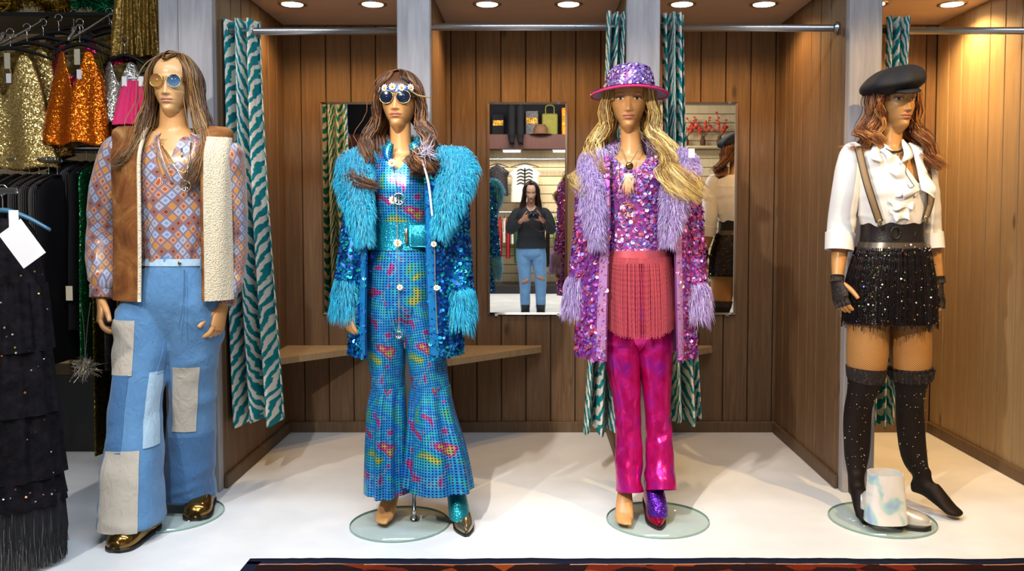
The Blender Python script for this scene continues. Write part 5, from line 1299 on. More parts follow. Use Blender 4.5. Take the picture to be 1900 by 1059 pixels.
    bb = Tube([(xa + .003, cc[1], cc[2] - .030, .090, .111), (xa + .003, cc[1], cc[2] - .016, .092, .113)]); V, uv = bb.grid(64, 4); MB().grid(tip(V), uv, None, True).build('cap_band', MT['cap_cloth'], cp)
    a = np.linspace(.62, 2.0, 24); A0 = np.stack([xa + .003 + .090 * np.cos(a), cc[1] - .111 * np.sin(a), np.full(24, cc[2] - .02)], -1); ext = np.sin((a - .62) / 1.38 * PI)[:, None] ** .6
    A1 = A0 + np.stack([.03 * np.cos(a), -.055 * np.sin(a), np.full(24, -.020)], -1) * ext; mm = MB().grid(tip(np.stack([A0, (A0 + A1) / 2 + np.array((0, 0, .006)), A1]))); o = mm.build('peak', MT['cap_cloth'], cp); o.modifiers.new('t', 'SOLIDIFY').thickness = .005
    m = MB(); V, uv = ct.grid(8, 2, t=(.985, 1)); 
    # blouse
    st = Tube(R_(Y0, [(266, 1653, 36, .06), (280, 1652, 62, .085), (310, 1650, 70, .112), (350, 1651, 68, .13), (400, 1654, 60, .115), (425, 1656, 54, .098)]), exp=2.15)
    sm = MB(); st.mesh(sm, 100, 70, disp=fsum(folds(71, .004, (3, 6, 9), 1), wrinkles(72, .004, 20)), thick=.003)
    vb, vt_, vx = g(1678, 345)[2], g(1660, 265)[2], lambda z: 0
    xb, xt = g(1683, 345)[0], g(1652, 265)[0]
    def vneck(c):
        q = (c[2] - vb) / (vt_ - vb); return c[1] < Y0 and q > 0 and abs(c[0] - (xb + (xt - xb) * q)) < .050 * q + .003
    cut(sm, vneck); so = sm.build('blouse', MT['white_cotton'], root)
    for s in (-1, 1):        # collar and ruffles along the opening
        t_ = np.linspace(0, 1, 60); ed = np.array([[xb + (xt - xb) * (1 - q) + s * (.050 * (1 - q) + .002), Y0 - .078 - .050 * q ** .7, vt_ + (vb - vt_) * q - .02] for q in t_])
        out = ed + np.stack([s * (.03 + .035 * t_) + .006 * np.sin(t_ * 11), -.010 - .010 * np.sin(t_ * 17 + s), -.018 - .02 * t_ + .006 * np.sin(t_ * 13)], -1)
        mid = (ed + out) / 2 + np.stack([0 * t_, -.009 + .004 * np.cos(t_ * 17), 0 * t_], -1)
        o = MB().grid(catmull(np.stack([ed.ravel(), mid.ravel(), out.ravel()]), 9).reshape(9, -1, 3)).build('ruffle', MT['white_cotton'], so); o.modifiers.new('t', 'SOLIDIFY').thickness = .002
        A = catmull([g(1653 + s * 24, 262, -.03), g(1653 + s * 34, 272, -.07), g(1653 + s * 40, 292, -.105), g(1653 + s * 22, 300, -.12)], 10); B = catmull([g(1653 + s * 20, 258, -.02), g(1653 + s * 20, 268, -.065), g(1655 + s * 22, 285, -.10), g(1657 + s * 16, 300, -.12)], 10)
        o = MB().grid(np.stack([A, (A + B) / 2 + np.array((0, -.008, 0)), B])).build('collar', MT['white_cotton'], so); o.modifiers.new('t', 'SOLIDIFY').thickness = .003
    for y_, x_, w_ in ((355, 1676, 34), (380, 1672, 30), (400, 1670, 24)):
        t_ = np.linspace(-1, 1, 60); p0 = np.array([g(x_ + w_ * q, y_ - 8 - 10 * q * q, -.112 + .02 * q * q) for q in t_]); p1 = p0 + np.stack([.008 * np.sin(t_ * 6), -.018 - .009 * np.sin(t_ * 8 + y_), np.full(60, -.038) + .008 * np.sin(t_ * 6 + 1)], -1)
        mid = (p0 + p1) / 2 + np.array((0, -.007, .004)); o = MB().grid(catmull(np.stack([p0.ravel(), mid.ravel(), p1.ravel()]), 9).reshape(9, -1, 3)).build('ruffle', MT['white_cotton'], so); o.modifiers.new('t', 'SOLIDIFY').thickness = .002
    for L, sd in (([(276, 1596, 16, .045), (290, 1582, 24, .058), (340, 1572, 25, .062), (400, 1563, 25, .06, .03), (434, 1559, 24, .058, .03), (462, 1557, 23, .056, .02)], 81), ([(280, 1706, 16, .045), (296, 1712, 22, .058), (340, 1718, 20, .06), (400, 1725, 18, .058, .03), (434, 1727, 18, .056, .04), (460, 1730, 18, .054, .03)], 82)):
        tb = Tube(R_(Y0, L), 't'); tb.mesh(None, 44, 50, disp=wrinkles(sd, .005, 20), thick=.003).build('sleeve', MT['white_cotton'], so)
        Tube(R_(Y0, [(L[-2][0] - 2,) + L[-2][1:], (L[-1][0] + 2,) + L[-1][1:]]), 't').mesh(None, 40, 8, off=.006, thick=.006).build('cuff', MT['white_cotton'], so)
    # suspenders
    for pts in ([(1590, 272, -.01), (1594, 280, -.075), (1606, 330, -.13), (1618, 370, -.14), (1632, 412, -.118)], [(1716, 290, -.02), (1722, 330, -.09), (1727, 370, -.10), (1718, 405, -.095)]):
        C = catmull([g(*p) for p in pts], 30); wd = np.array((.0135, 0, .004)); o = None
        A, B = C - wd, C + wd; o = MB().grid(np.stack([A, C + np.array((0, -.003, 0)), B])).build('suspender', MT['suspender'], root); o.modifiers.new('t', 'SOLIDIFY').thickness = .003
        for E in (A, B): m = MB(); pipe(m, E, .0022, 6, 60); m.build('strap_edge', MT['suspender_edge'], o)
        m = MB(); p = C[-1]; m.box(p - np.array((.009, .005, .018)), p + np.array((.009, .003, .012)), None, .002); m.build('clip', MT['pewter'], o)
    # belt
    bt = Tube(R_(Y0, [(411, 1656, 56, .106), (430, 1656, 56, .103), (449, 1656, 58, .106)])); be = bt.mesh(None, 60, 8, thick=.006, off=.003).build('belt', MT['leather_black'], root)
    for px, dd in ((1662, -.112), (1690, -.095)):
        m = MB(); c = g(px, 432, dd); a = np.arange(17) * 2 * PI / 16; pipe(m, [c + np.array((.019 * math.cos(q), 0, .024 * math.sin(q))) for q in a], .004, 8, 33); m.build('buckle', MT['leather_black'], be)
    # skirt with beads
    sk_ = Tube(R_(Y0, [(447, 1656, 57, .106), (475, 1655, 66, .116), (530, 1652, 78, .13), (597, 1650, 82, .138)]), exp=2.1)
    so = sk_.mesh(None, 80, 40, thick=.004).build('skirt', MT['black_sequin'], root)
    sk_.mesh(None, 70, 5, t=(.02, .22), off=.006, thick=.003).build('bead_band', MT['silver_mesh'], so)
    g3 = np.random.default_rng(15); n = 230; A = g3.uniform(-.4, PI + .4, n); K = 24; T_ = np.linspace(.16, 1.0, K); C = sk_.eval(A[:, None] + 0 * T_, T_[None] * g3.uniform(.93, 1.03, n)[:, None].clip(0, 1), .009)
    C[:, :, 2] -= (np.linspace(0, 1, K)[None] ** 6) * g3.uniform(0, .03, n)[:, None]
    m = MB(); strands(m, C, np.broadcast_to(.0014 + .0006 * np.sin(np.arange(K) * 2.2), (n, K)), np.ones((n, 3)), 4); o = m.build('bead_fringe', MT['bead_black'], so); o['kind'] = 'stuff'
    m = MB(); sequins(m, sk_, 220, .0030, ['#e8dcc8', '#d8a850', '#c86a4a', '#6a6ad8', '#f0e8e0', '#6ab86a'], (-.3, PI + .3), (.06, 1), .012, None, 16, .6); o = m.build('glitter_beads', MT['sequin'], so); o['kind'] = 'stuff'
    m = MB(); revolve(m, [(.001, .012), (.012, .010), (.02, 0), (.012, -.008)], g(1721, 481, -.07), 16, axis='y', sy=1.2); m.build('watch_charm', MT['pewter'], so)
    # fishnets and stockings
    for nm, pts in (('left', Lp), ('right', Rp)):
        C = catmull(np.array(pts), 80); rr = catmull(np.array(lr)[:, None], 80)[:, 0]
        tb = Tube([tuple(c) + (q, q) for c, q in zip(C[::4], rr[::4])], 't')
        tk = float(np.interp(-P(1600, 684, 3.64)[2], -tb.R[:, 2], np.linspace(0, 1, tb.n)))
        fo = tb.mesh(None, 40, 24, t=(.0, tk + .02), off=.002).build('fishnet_tights', MT['fishnet'], root)
        aa, dd = (aL, dL) if nm == 'left' else (aR, dR)
        rm = MB(); tb.mesh(rm, 36, 60, t=(tk, 1), off=.004, caps=(True, True)); f2 = MB(); foot(f2, aa, dd, .06, zb=.0155, toes=False); V2 = np.concatenate(f2.v)
        ctr = V2.reshape(-1, 18, 3).mean(1, keepdims=True); V2 = (ctr + (V2.reshape(-1, 18, 3) - ctr) * 1.10).reshape(-1, 3); rm.add(V2, f2.f)
        V2, F2 = remesh(rm, .007, 14)
        s_ = MB().add(V2, F2).build('stocking', MT['stocking'], root)
        def lace(A, B): return .004 + .004 * np.sin(14 * A) * np.sin(B * 3)
        tb.mesh(None, 80, 8, t=(tk - .012, tk + (.055 if nm == 'left' else .05)), off=.006, disp=lambda A, B: .0015 * np.sin(20 * A), thick=.002).build('lace_top', MT['lace_black'], s_)
        if nm == 'right':
            V, uv = tb.grid(160, 6, t=(tk, tk + .05), off=.010, disp=lambda A, B: .010 * np.sin(16 * A + 5 * B)); MB().grid(V, uv, None, True).build('garter_frill', MT['lace_black'], s_)
            p = g(1722, 692, -.04); m = MB(); revolve(m, [(.001, .006), (.009, .004), (.010, 0), (.001, -.004)], p, 12, axis='y'); m.build('garter_gem', MT['silver'], s_)
        m = MB(); sequins(m, tb, 60, .0022, ['#e8dcc8', '#c8b8a8'], (0, PI), (tk + .08, .95), .006, None, 19, .5); o = m.build('rhinestones', MT['sequin'], s_); o['kind'] = 'stuff'
    # jewellery
    ch = cord(root, [g(1634, 262, -.02), g(1642, 276, -.085), g(1658, 282, -.10), g(1674, 278, -.085), g(1676, 262, -.02)], .005, 'leather_black', 'braided_choker')
    cord(ch, [g(1682, 305, -.12), g(1681, 320, -.125), g(1690, 336, -.14), g(1696, 345, -.15), g(1688, 348, -.15), g(1684, 342, -.145)], .0016, 'leather_black', 'cord_end')
    m = MB(); rg2 = np.random.default_rng(5)
    for k in range(8): revolve(m, [(.001, .005), (.005, 0), (.001, -.005)], g(1628 + rg2.normal(0, 1.5), 236 + 3 * k, -.03), 8)
    m.build('earring', MT['pewter'], root)
    glass_base(root, c0, r)
    tag(root, 'mannequin in black flat cap, white ruffled blouse, suspenders and black sequin skirt', 'mannequin', 'dressed mannequins')
    # loose silver boot standing before it
    t0 = G(1727, 982); bt = empty('ankle_boot', (t0[0] - .12, t0[1] + .05, 0))
    d = (.93, -.36)
    up = shoe(bt, t0, d, .27, [(0, .030, .06), (.12, .040, .09), (.35, .042, .10), (.58, .044, .075), (.78, .046, .055), (.92, .038, .042), (1, .014, .024)], 'silver_leather', 'black_rubber', 'vamp', .016, heel=.035)
    yb = 3.46; q = lambda px, py: P(px, py, yb)
    Tube([tuple(q(1643, 876)) + (S(31, yb), .060), tuple(q(1643, 900)) + (S(32.5, yb), .062), tuple(q(1643, 935)) + (S(35.5, yb), .064), tuple(q(1643, 966)) + (S(38.5, yb), .066)], 'h', exp=2.6).mesh(None, 44, 20, thick=.004).build('shaft', MT['holo_silver'], bt)
    tag(bt, 'single iridescent silver ankle boot standing on the glass base', 'boot')
mannequin_black()
# ================================================================ the clothes racks on the left
YW = 5.02
def slatwall(name, x0, x1, y, facing, z1, mat, pitch=.15):
    """wall of horizontal boards with a groove between each two"""
    d = .03 * facing
    o = struct(slab(name, (x0, min(y, y - d), 0), (x1, max(y, y - d), z1), MT['groove']))
    src = None; z = 0.0
    while z < z1 - .02:
        if src is None:
            src = MB().box((x0, 0, 0), (x1, .014, pitch - .010), None, .003).build('board', MT[mat], None, False); b = src
        else: b = src.copy(); link(b)
        b.parent = o; b.location = (0, y - (0 if facing > 0 else .0) + (0 if facing > 0 else -.014), z); z += pitch
    return o
slatwall('wall_shop_left', -3.8, -1.71, YW - .014, -1, 3.0, 'slat')

def hanger(mb_root, c, w, mat='hanger_black', along='x', drop=.055, parent=None):
    """coat hanger: wire hook and sloping shoulders; c is the rail point"""
    c = np.asarray(c, float); ax = np.array((1., 0, 0)) if along == 'x' else np.array((0, 1., 0))
    m = MB(); n = c - np.array((0, 0, .075))
    pipe(m, [n - ax * w / 2 - np.array((0, 0, drop)), n - ax * w * .25 - np.array((0, 0, drop * .35)), n, n + ax * w * .25 - np.array((0, 0, drop * .35)), n + ax * w / 2 - np.array((0, 0, drop))], np.array((.006, .009, .011, .009, .006)), 8, 20)
    h = m.build('hanger', MT[mat], parent)
    pv = np.cross(ax, (0, 0, 1.)) if along == 'x' else ax
    m = MB(); q = np.linspace(-.6 * PI, PI, 14); hk = [n] + [c + ax * .018 * (math.cos(k) if along == 'x' else 0) + (ax * .018 * math.cos(k) if along != 'x' else 0) + np.array((0, 0, .018 * math.sin(k))) for k in q]
    pipe(m, [n, c + np.array((0, 0, -.03))] + hk[1:], .0022, 6, 50); m.build('hook', MT['chrome'], h)
    return n

def sequin_top(x, y, ztop, w, ln, mat, label, group, neck=True, lining='lattice', price=True, seed=0, sub=True):
    """sleeveless top on a hanger facing the room: two straps, lining behind the neck, flared hem"""
    root = empty('sequin_top', (x, y, ztop - ln - .1)); g = np.random.default_rng(seed)
    n = hanger(None, (x, y, ztop + .02), w * .95, parent=root)
    z0 = n[2] - .03; nu, nv = 49, 36; s = np.linspace(-1, 1, nu); V = np.zeros((nv, nu, 3)); uv = np.zeros((nv, nu, 2)); ph = g.uniform(0, 6)
    for i, t in enumerate(np.linspace(0, 1, nv)):
        hw = w * .5 * (.60 + .16 * min(1, t * 3) + .36 * t ** 1.3)
        V[i, :, 0] = x + hw * s + .006 * math.sin(5 * t + ph)
        V[i, :, 1] = y - .018 - .045 * np.sqrt(np.clip(1 - s * s, 0, 1)) - .012 * np.sin(s * 8 + ph + t) * t - .02 * t
        V[i, :, 2] = z0 - ln * t - (.018 * np.abs(s)) * (1 - t) + .010 * np.sin(6 * s + ph) * t
        uv[i, :, 0] = hw * s; uv[i, :, 1] = -ln * t
    m = MB().grid(V, uv)
    if neck:
        def hole(c):
            t = (z0 - c[2]) / ln; xx = abs(c[0] - x) / (w * .5)
            return (t < .42 and xx < .34 * (1 - (t / .42) ** 1.4)) or (t < .26 and xx > .52 + .9 * t)
        cut(m, hole)
    o = m.build('front', MT[mat], root); o.modifiers.new('t', 'SOLIDIFY').thickness = .003
    V2 = V.copy(); V2[:, :, 1] = y + .012 + .02 * np.sqrt(np.clip(1 - s * s, 0, 1))[None, :]; V2[:, :, 0] = x + (V[:, :, 0] - x) * .93
    o = MB().grid(V2, uv).build('back', MT[lining], root); o.modifiers.new('t', 'SOLIDIFY').thickness = .003
    if price:
        MB().box((x - .014, y - .03, z0 - .075), (x + .014, y - .028, z0 - .0)).build('size_label', MT['tag_cream'], root, False)
        MB().box((x + .02, y - .075, z0 - .15), (x + .043, y - .073, z0 - .105)).build('price_tag', MT['paper'], root, False)
    tag(root, label, 'top', group); return root

def arm(x, y0, z0, y1, z1, label):
    """waterfall arm from the wall sloping down to the room"""
    e = empty('waterfall_rack', (x, y1, z1)); m = MB(); pipe(m, [(x, y1, z1), (x, y0, z0), (x, y0 - .012, z0 + .022)], .007, 10, 16); m.build('rod', MT['chrome'], e)
    MB().box((x - .02, y1 - .004, z1 - .05), (x + .02, y1 + .014, z1 + .05), None, .003).build('wall_plate', MT['steel'], e, False)
    m = MB(); revolve(m, [(.012, -.006), (.017, 0), (.012, .006)], (x, y0 - .012, z0 + .03), 14, axis='y'); m.build('end_knob', MT['chrome'], e)
    tag(e, label, 'rack', 'wall display arms')
pg = P(20, 82, 4.25); arm(pg[0], 4.20, pg[2] - .0, YW - .03, pg[2] + .42, 'chrome sloping wall arm holding gold tops')
names = ['frontmost shiny gold sequin top on the left wall arm', 'second gold sequin top on the left wall arm, just behind the frontmost', 'dark gold sequin top in the middle of the left wall arm', 'dark lattice-print gold top toward the back of the left wall arm', 'rearmost dark top on the left wall arm']
for k in range(5):
    f = k * .085; sequin_top(pg[0] + .004 + .055 * k * .6, 4.24 + f, pg[2] + .035 + f * .5, .42, .56 - .02 * k, ['gold_sequin', 'gold_sequin', 'gold_dark', 'gold_dark', 'black_shine'][k], names[k], 'tops on the left wall arm', seed=k + 1, price=k < 1)
po = P(150, 72, 4.25); arm(po[0], 4.20, po[2], YW - .03, po[2] + .42, 'chrome sloping wall arm holding orange and magenta tops')
names = ['orange sequin top at the front of the second wall arm', 'magenta sequin top just behind the orange one', 'dark red sequin top further back behind the orange top', 'black lattice top at the back of the second wall arm']
for k in range(4):
    f = k * .10; sequin_top(po[0] + (.0, -.05, .06, .0)[k], 4.24 + f, po[2] + .028 + f * .5, .33 if k else .30, .46, ['orange_sequin', 'magenta_sequin', 'magenta_sequin', 'black_shine'][k], names[k], 'tops on the second wall arm', seed=k + 11, price=k < 1)
ps = P(232, 108, 4.3); sequin_top(ps[0], 4.3, ps[2] + .07, .24, .30, 'silver_sequin', 'silver sequin top hanging above the suede-vest mannequin shoulder', 'tops beside the post', seed=31, price=False)

def clip_skirt(x, y, ztop, w0, w1, ln, mat, label, group, nf=5, seed=0, clip='hanger_black', name='skirt'):
    root = empty(name, (x, y, ztop - ln)); g = np.random.default_rng(seed); ph = g.uniform(0, 6)
    tb = Tube([(x, y, ztop, w0 / 2, .02), (x, y, ztop - ln * .3, (w0 * .7 + w1 * .3) / 2, .035), (x, y, ztop - ln, w1 / 2, .06)])
    tb.mesh(None, 90, 20, disp=lambda A, B: .012 * np.sin(nf * 2 * A + ph) * (.3 + B), thick=.003).build('cloth', MT[mat], root)
    m = MB(); pipe(m, [(x - w0 / 2, y, ztop + .012), (x + w0 / 2, y, ztop + .012)], .005, 8); pipe(m, [(x, y, ztop + .012), (x, y, ztop + .06)], .0025, 6)
    hg = m.build('clip_hanger', MT[clip], root)
    for s in (-1, 1): MB().box((x + s * w0 * .4 - .012, y - .024, ztop - .03), (x + s * w0 * .4 + .012, y + .024, ztop + .018), None, .002).build('clip', MT[clip], hg, False)
    tag(root, label, 'skirt', group)
for k, (px, l) in enumerate(((236, 'leftmost bronze pleated skirt clipped under the tinsel shelf'), (264, 'middle bronze pleated skirt clipped under the tinsel shelf'), (292, 'rightmost bronze pleated skirt beside the grey post'))):
    p = P(px, -22, 4.38 + .03 * k); clip_skirt(p[0] + .01 * k, p[1], p[2], .10, .16, .345, 'bronze_skirt', l, 'bronze skirts', seed=k)
p = P(250, 150, 4.16); clip_skirt(p[0], p[1], p[2], .10, .19, .21, 'pink_boa', 'hot pink plush skirt clipped behind the suede-vest mannequin head', None, 6, 9, 'paper')

# shelf with tinsel garlands
e = slab('wall_shelf', (-3.7, 4.55, P(100, 30, 4.55)[2]), (-1.80, YW - .03, P(100, 30, 4.55)[2] + .022), MT['hanger_black'], None, .003); tag(e, 'black shelf above the sequin tops holding tinsel', 'shelf')
zs = P(100, 30, 4.55)[2] + .022
def garland(x0, x1, y, pal, label, seed):
    g = np.random.default_rng(seed); n = 1500; u = g.uniform(0, 1, n)
    c = np.stack([x0 + (x1 - x0) * u, y + .05 * np.sin(u * 9) + 0 * u, zs + .075 + .03 * np.sin(u * 13)], -1); d = g.normal(0, 1, (n, 3)); d /= np.linalg.norm(d, axis=1)[:, None]
    ln = g.uniform(.03, .075, n)[:, None]; m = MB(); e_ = c + d * ln; e_[:, 2] = np.maximum(e_[:, 2], zs + .003); mid = c + d * ln * .5 + g.normal(0, .006, (n, 3)); mid[:, 2] = np.maximum(mid[:, 2], zs + .003)
    strands(m, np.stack([c, mid, e_], 1), np.array((.002, .004, .0015)), pick(pal, n, g, .4), 3)
    o = m.build('tinsel_garland', MT['sequin']); tag(o, label, 'garland', kind='thing')
garland(-3.0, -2.50, 4.68, ['#a07a1c', '#d8b040', '#6a4a10', '#c89a2c'], 'gold tinsel garland bunched on the shelf at the top left', 1)
garland(-2.46, -1.95, 4.68, ['#0f7a4a', '#1fae6a', '#0a4a30', '#3ac88a'], 'green tinsel garland bunched on the shelf above the orange tops', 2)

# low rails with clothes hung sideways
def low_rail(x0, x1, y, z, label):
    e = empty('garment_rail', (x0, y, z)); m = MB(); pipe(m, [(x0, y, z), (x1, y, z)], .016, 14); m.build('bar', MT['steel'], e)
    for x in (x0 + .03, x1 - .03):
        m = MB(); pipe(m, [(x, y, z), (x, YW - .03, z)], .010, 10); m.build('bracket', MT['steel'], e)
    tag(e, label, 'rail', 'garment rails')
r1 = P(50, 297, 4.18); r2 = P(150, 274, 4.36)
low_rail(-3.2, P(112, 297, 4.18)[0], 4.18, r1[2], 'steel rail below the gold tops, hung with black clothes')
low_rail(P(106, 274, 4.36)[0], -1.75, 4.36, r2[2], 'steel rail below the orange tops, running behind the vest mannequin')
def side_garment(x, y, ztop, ln, thick, dep, mat, label, group, seed=0, cat='dress', name='hanging_dress', flare=1.05, price=None):
    root = empty(name, (x, y, ztop - ln)); g = np.random.default_rng(seed)
    n = hanger(None, (x, y, ztop), .36, along='y', parent=root)
    z = n[2] - .02
    tb = Tube([(x, y, z + .01, thick * .30, dep * .18), (x, y, z - .05, thick * .45, dep * .42), (x + .004, y, z - .25, thick * .5, dep * .46), (x, y, z - ln * .6, thick * .5 * (1 + flare) / 2, dep * .48), (x, y, z - ln, thick * .5 * flare, dep * .5)])
    f = folds(seed + 3, .005, (3, 5, 8), .3); tb.mesh(None, 32, 26, disp=lambda A, B: f(A, B) * (.4 + B), caps=(True, False)).build('cloth', MT[mat], root)
    if price is not None: c = np.array((x + .01, y - dep * .5 - .012, z - price)); MB().box(c - np.array((.016, .001, .035)), c + np.array((.016, .001, .035))).build('price_tag', MT['tag_cream'], root, False)
    tag(root, label, cat, group)
LB = {'pinstripe': 'black pinstripe dress', 'ruffle': 'black ruffled dress', 'black_shine': 'black glittery dress', 'black_cloth': 'plain black dress', 'green_sequin': 'dark green sequin dress'}
xs_ = [12, 34, 56, 74, 92, 108]
for k, px in enumerate(xs_):
    mt = ['ruffle', 'black_cloth', 'pinstripe', 'pinstripe', 'pinstripe', 'black_cloth'][k]; p = P(px - 2, 297, 4.18)
    side_garment(p[0], 4.18, p[2], .80 + .04 * (k % 3), .042, .40, mt, LB[mt] + ', number %s along the left rail counted from the photo edge' % ('one', 'two', 'three', 'four', 'five', 'six')[k], 'black clothes on the left rail', 100 + k)
for k, px in enumerate((124, 142, 160, 178, 200, 222, 244, 268, 290, 312)):
    mt = ['black_cloth', 'pinstripe', 'black_cloth', 'green_sequin', 'olive_sequin', 'black_shine', 'gold_dark', 'black_shine', 'cloth_maroon', 'cloth_grey'][k]
    nm = ['plain black dress with cream tag, right after the left rail ends', 'black pinstripe dress between two plain black dresses', 'plain black dress with a tag lower down', 'dark green sequin dress beside the printed sleeve', 'long olive sequin gown hanging to the left of the jeans', 'black glitter dress behind the suede vest', 'dark gold sequin gown behind the jeans', 'black shiny dress behind the vest mannequin', 'maroon dress seen between the jeans legs', 'pale grey dress seen between the jeans legs'][k]
    p = P(px, 274, 4.36); side_garment(p[0], 4.36, p[2], (.80, .82, .80, .95, 1.42, 1.0, 1.42, 1.2, 1.1, 1.28)[k], .050, .40, mt, nm, 'clothes on the rail beside the post', 140 + k, price=(.32 if k == 0 else .62 if k == 2 else None))
slab_ = slab('display_plinth', (-3.6, 4.62, .001), (-1.75, YW - .031, .42), MT['hanger_black'], None, .004); tag(slab_, 'low black plinth under the hanging clothes on the left', 'plinth')
m = MB(); g = np.random.default_rng(2); c = P(158, 668, 4.1)
root = empty('bead_tassel', P(158, 690, 4.1)); pipe(m, [P(150, 560, 4.1), P(156, 610, 4.1), c], .0016, 6, 20); pipe(m, [P(168, 560, 4.1), P(162, 610, 4.1), c], .0016, 6, 20); m.build('cord', MT['silver'], root)
C = np.array([[c, c + g.normal(0, .02, 3) - np.array((0, 0, .02)), c + g.normal(0, .03, 3) - np.array((0, 0, .05))] for _ in range(110)]); m = MB(); strands(m, C, np.array((.0022, .002, .001)), pick(['#cfc6b4', '#a89c86', '#e6dfd0'], 110, g), 4); m.build('tassel', MT['sequin'], root); tag(root, 'silver bead tassel hanging among the dark dresses', 'tassel')

# near black tiered dress at the left edge
Yd = 3.12; q = lambda px, py, dy=0.: P(px, py, Yd + dy)
root = empty('tiered_dress', (q(0, 1045)[0], Yd, 0.02))
dt = Tube(R_(Yd, [(405, 2, 40, .06), (440, 2, 62, .09), (520, 2, 72, .115), (640, 3, 80, .125), (760, 2, 92, .14), (880, 0, 104, .155), (930, 0, 108, .16)]))
f = folds(201, .014, (7, 11, 16), .5); o = dt.mesh(None, 120, 60, disp=lambda A, B: f(A, B) * (.3 + B) + .010 * ((B * 7) % 1) * (B > .3), thick=.003).build('cloth', MT['ruffle'], root)
for k, t0 in enumerate((.34, .50, .66, .82)):
    f2 = folds(210 + k, .012, (12, 17, 23), .2); dt.mesh(None, 150, 14, t=(t0, t0 + .17), off=.010, disp=lambda A, B, f2=f2, t0=t0: f2(A, B) + .06 * (B - t0)).build('ruffle_tier', MT['ruffle'], root)
g = np.random.default_rng(7); n = 700; A = g.uniform(-.6, PI + .6, n); p0 = dt.eval(A, np.full(n, .93), .008); L = g.uniform(.20, .29, n)[:, None]
C = np.stack([p0, p0 + np.array((0, 0, -.5)) * L + g.normal(0, .004, (n, 3)), p0 + np.array((0, 0, -1.)) * L + g.normal(0, .005, (n, 3)) * np.array((1, 1, 0))], 1); C[..., 2] = np.maximum(C[..., 2], .012)
m = MB(); strands(m, C, np.array((.0055, .005, .0015)), np.tile(np.array(lin('#141217')), (n, 1)), 3, .35); o = m.build('fringe', MT['fur'], root); o['kind'] = 'stuff'
m = MB(); sequins(m, dt, 130, .0035, ['#d8b060', '#a86a3a', '#e8e0d0'], (0, PI), (.3, .95), .02, None, 4, .7); o = m.build('glints', MT['sequin'], root); o['kind'] = 'stuff'
hanger(None, q(4, 352), .34, 'hanger_blue', parent=root, drop=.07)
c = q(41, 452, -.13); u = unit((math.cos(-.95), 0, math.sin(-.95))); v = np.array((-u[2], 0, u[0])); V = [c + u * a * .072 + v * b * .048 for a, b in ((-1, -1), (1, -1), (1, 1), (-1, 1))]
m = MB(); m.add(V + [x + np.array((0, .0015, 0)) for x in V], [[0, 1, 2, 3], [7, 6, 5, 4], [0, 4, 5, 1], [1, 5, 6, 2], [2, 6, 7, 3], [3, 7, 4, 0]]); o = m.build('price_tag', MT['paper'], root, False)
c2 = q(26, 406, -.128); m = MB(); m.box(c2 - np.array((.018, .0015, .03)), c2 + np.array((.016, .0015, .03)), None, .001); m.build('tag_loop', MT['paper'], o, False)
tag(root, 'long black tiered fringed dress with a blank white tag on a blue hanger', 'dress')
e = empty('rack_bar', q(4, 334)); m = MB(); pipe(m, [q(4, 352) + np.array((.05, 0, -.004)), q(4, 352) + np.array((-.6, 0, -.004))], .012, 12); m.build('bar', MT['steel'], e)
m = MB(); pp = q(4, 352) + np.array((-.6, 0, -.004)); pipe(m, [pp, (pp[0], pp[1], .012)], .012, 12); revolve(m, [(.06, .001), (.06, .012), (.012, .016)], (pp[0], pp[1], 0), 20); m.build('stand', MT['steel'], e)
tag(e, 'steel rack bar carrying the black tiered dress at the left edge', 'rack')
# ================================================================ the shop side seen in the mirrors
YS = -4.60
slatwall('wall_shop_front', -4.2, 4.2, YS, 1, 3.4, 'slat')
def mz(py, D): return CAMH + (400 - py) / FPX * D
def mx(px, D): return (px - 990) / FPX * D
DW = 2 * (YB - .014) - YS          # mirrored distance of that wall
# high shelf with goods
zs2 = mz(278, DW - .3)
e = slab('goods_shelf', (-4.0, YS + .034, zs2), (1.6, YS + .40, zs2 + .24), MT['red_wood'], None, .004); tag(e, 'red-brown wooden shelf front above the cream slat wall in the mirrors', 'shelf')
zt = zs2 + .241
e = slab('dark_panel', (-4.0, YS + .034, zt), (1.6, YS + .05, 3.215), MT['black_cloth'], None, .003); tag(e, 'black backing panel above the red-brown shelf in the mirrors', 'panel')
def goods(name, label, cat, build, grp='goods on the high shelf'):
    o = build(); tag(o, label, cat, grp); return o
def blob(name, prof, c, mat, parent=None, sx=1., sy=1.):
    m = MB(); revolve(m, prof, c, 20, sx=sx, sy=sy); return m.build(name, MT[mat], parent)
def legform(px, label):
    x = mx(px, DW - .3); r = empty('stocking_form', (x, YS + .43, zs2 + .1)); m = MB(); pipe(m, [(x, YS + .49, zs2 + .70), (x, YS + .49, zs2 + .45), (x, YS + .49, zs2 + .25), (x, YS + .49, zs2 + .14), (x + .01, YS + .58, zs2 + .06)], np.array((.075, .06, .065, .05, .04)), 14, 30); m.build('stocking', MT['black_cloth'], r)
    m = MB(); pipe(m, [(x, YS + .49, zs2 + .70), (x, YS + .49, zs2 + .86)], .006, 8); pipe(m, [(x, YS + .49, zs2 + .86), (x, YS + .034, zs2 + .86)], .006, 8); m.build('hook', MT['steel'], r); tag(r, label, 'display leg', 'display legs over the shelf')
legform(950, 'black stockinged display leg on the left above the mirror shelf'); legform(966, 'black stockinged display leg on the right above the mirror shelf')
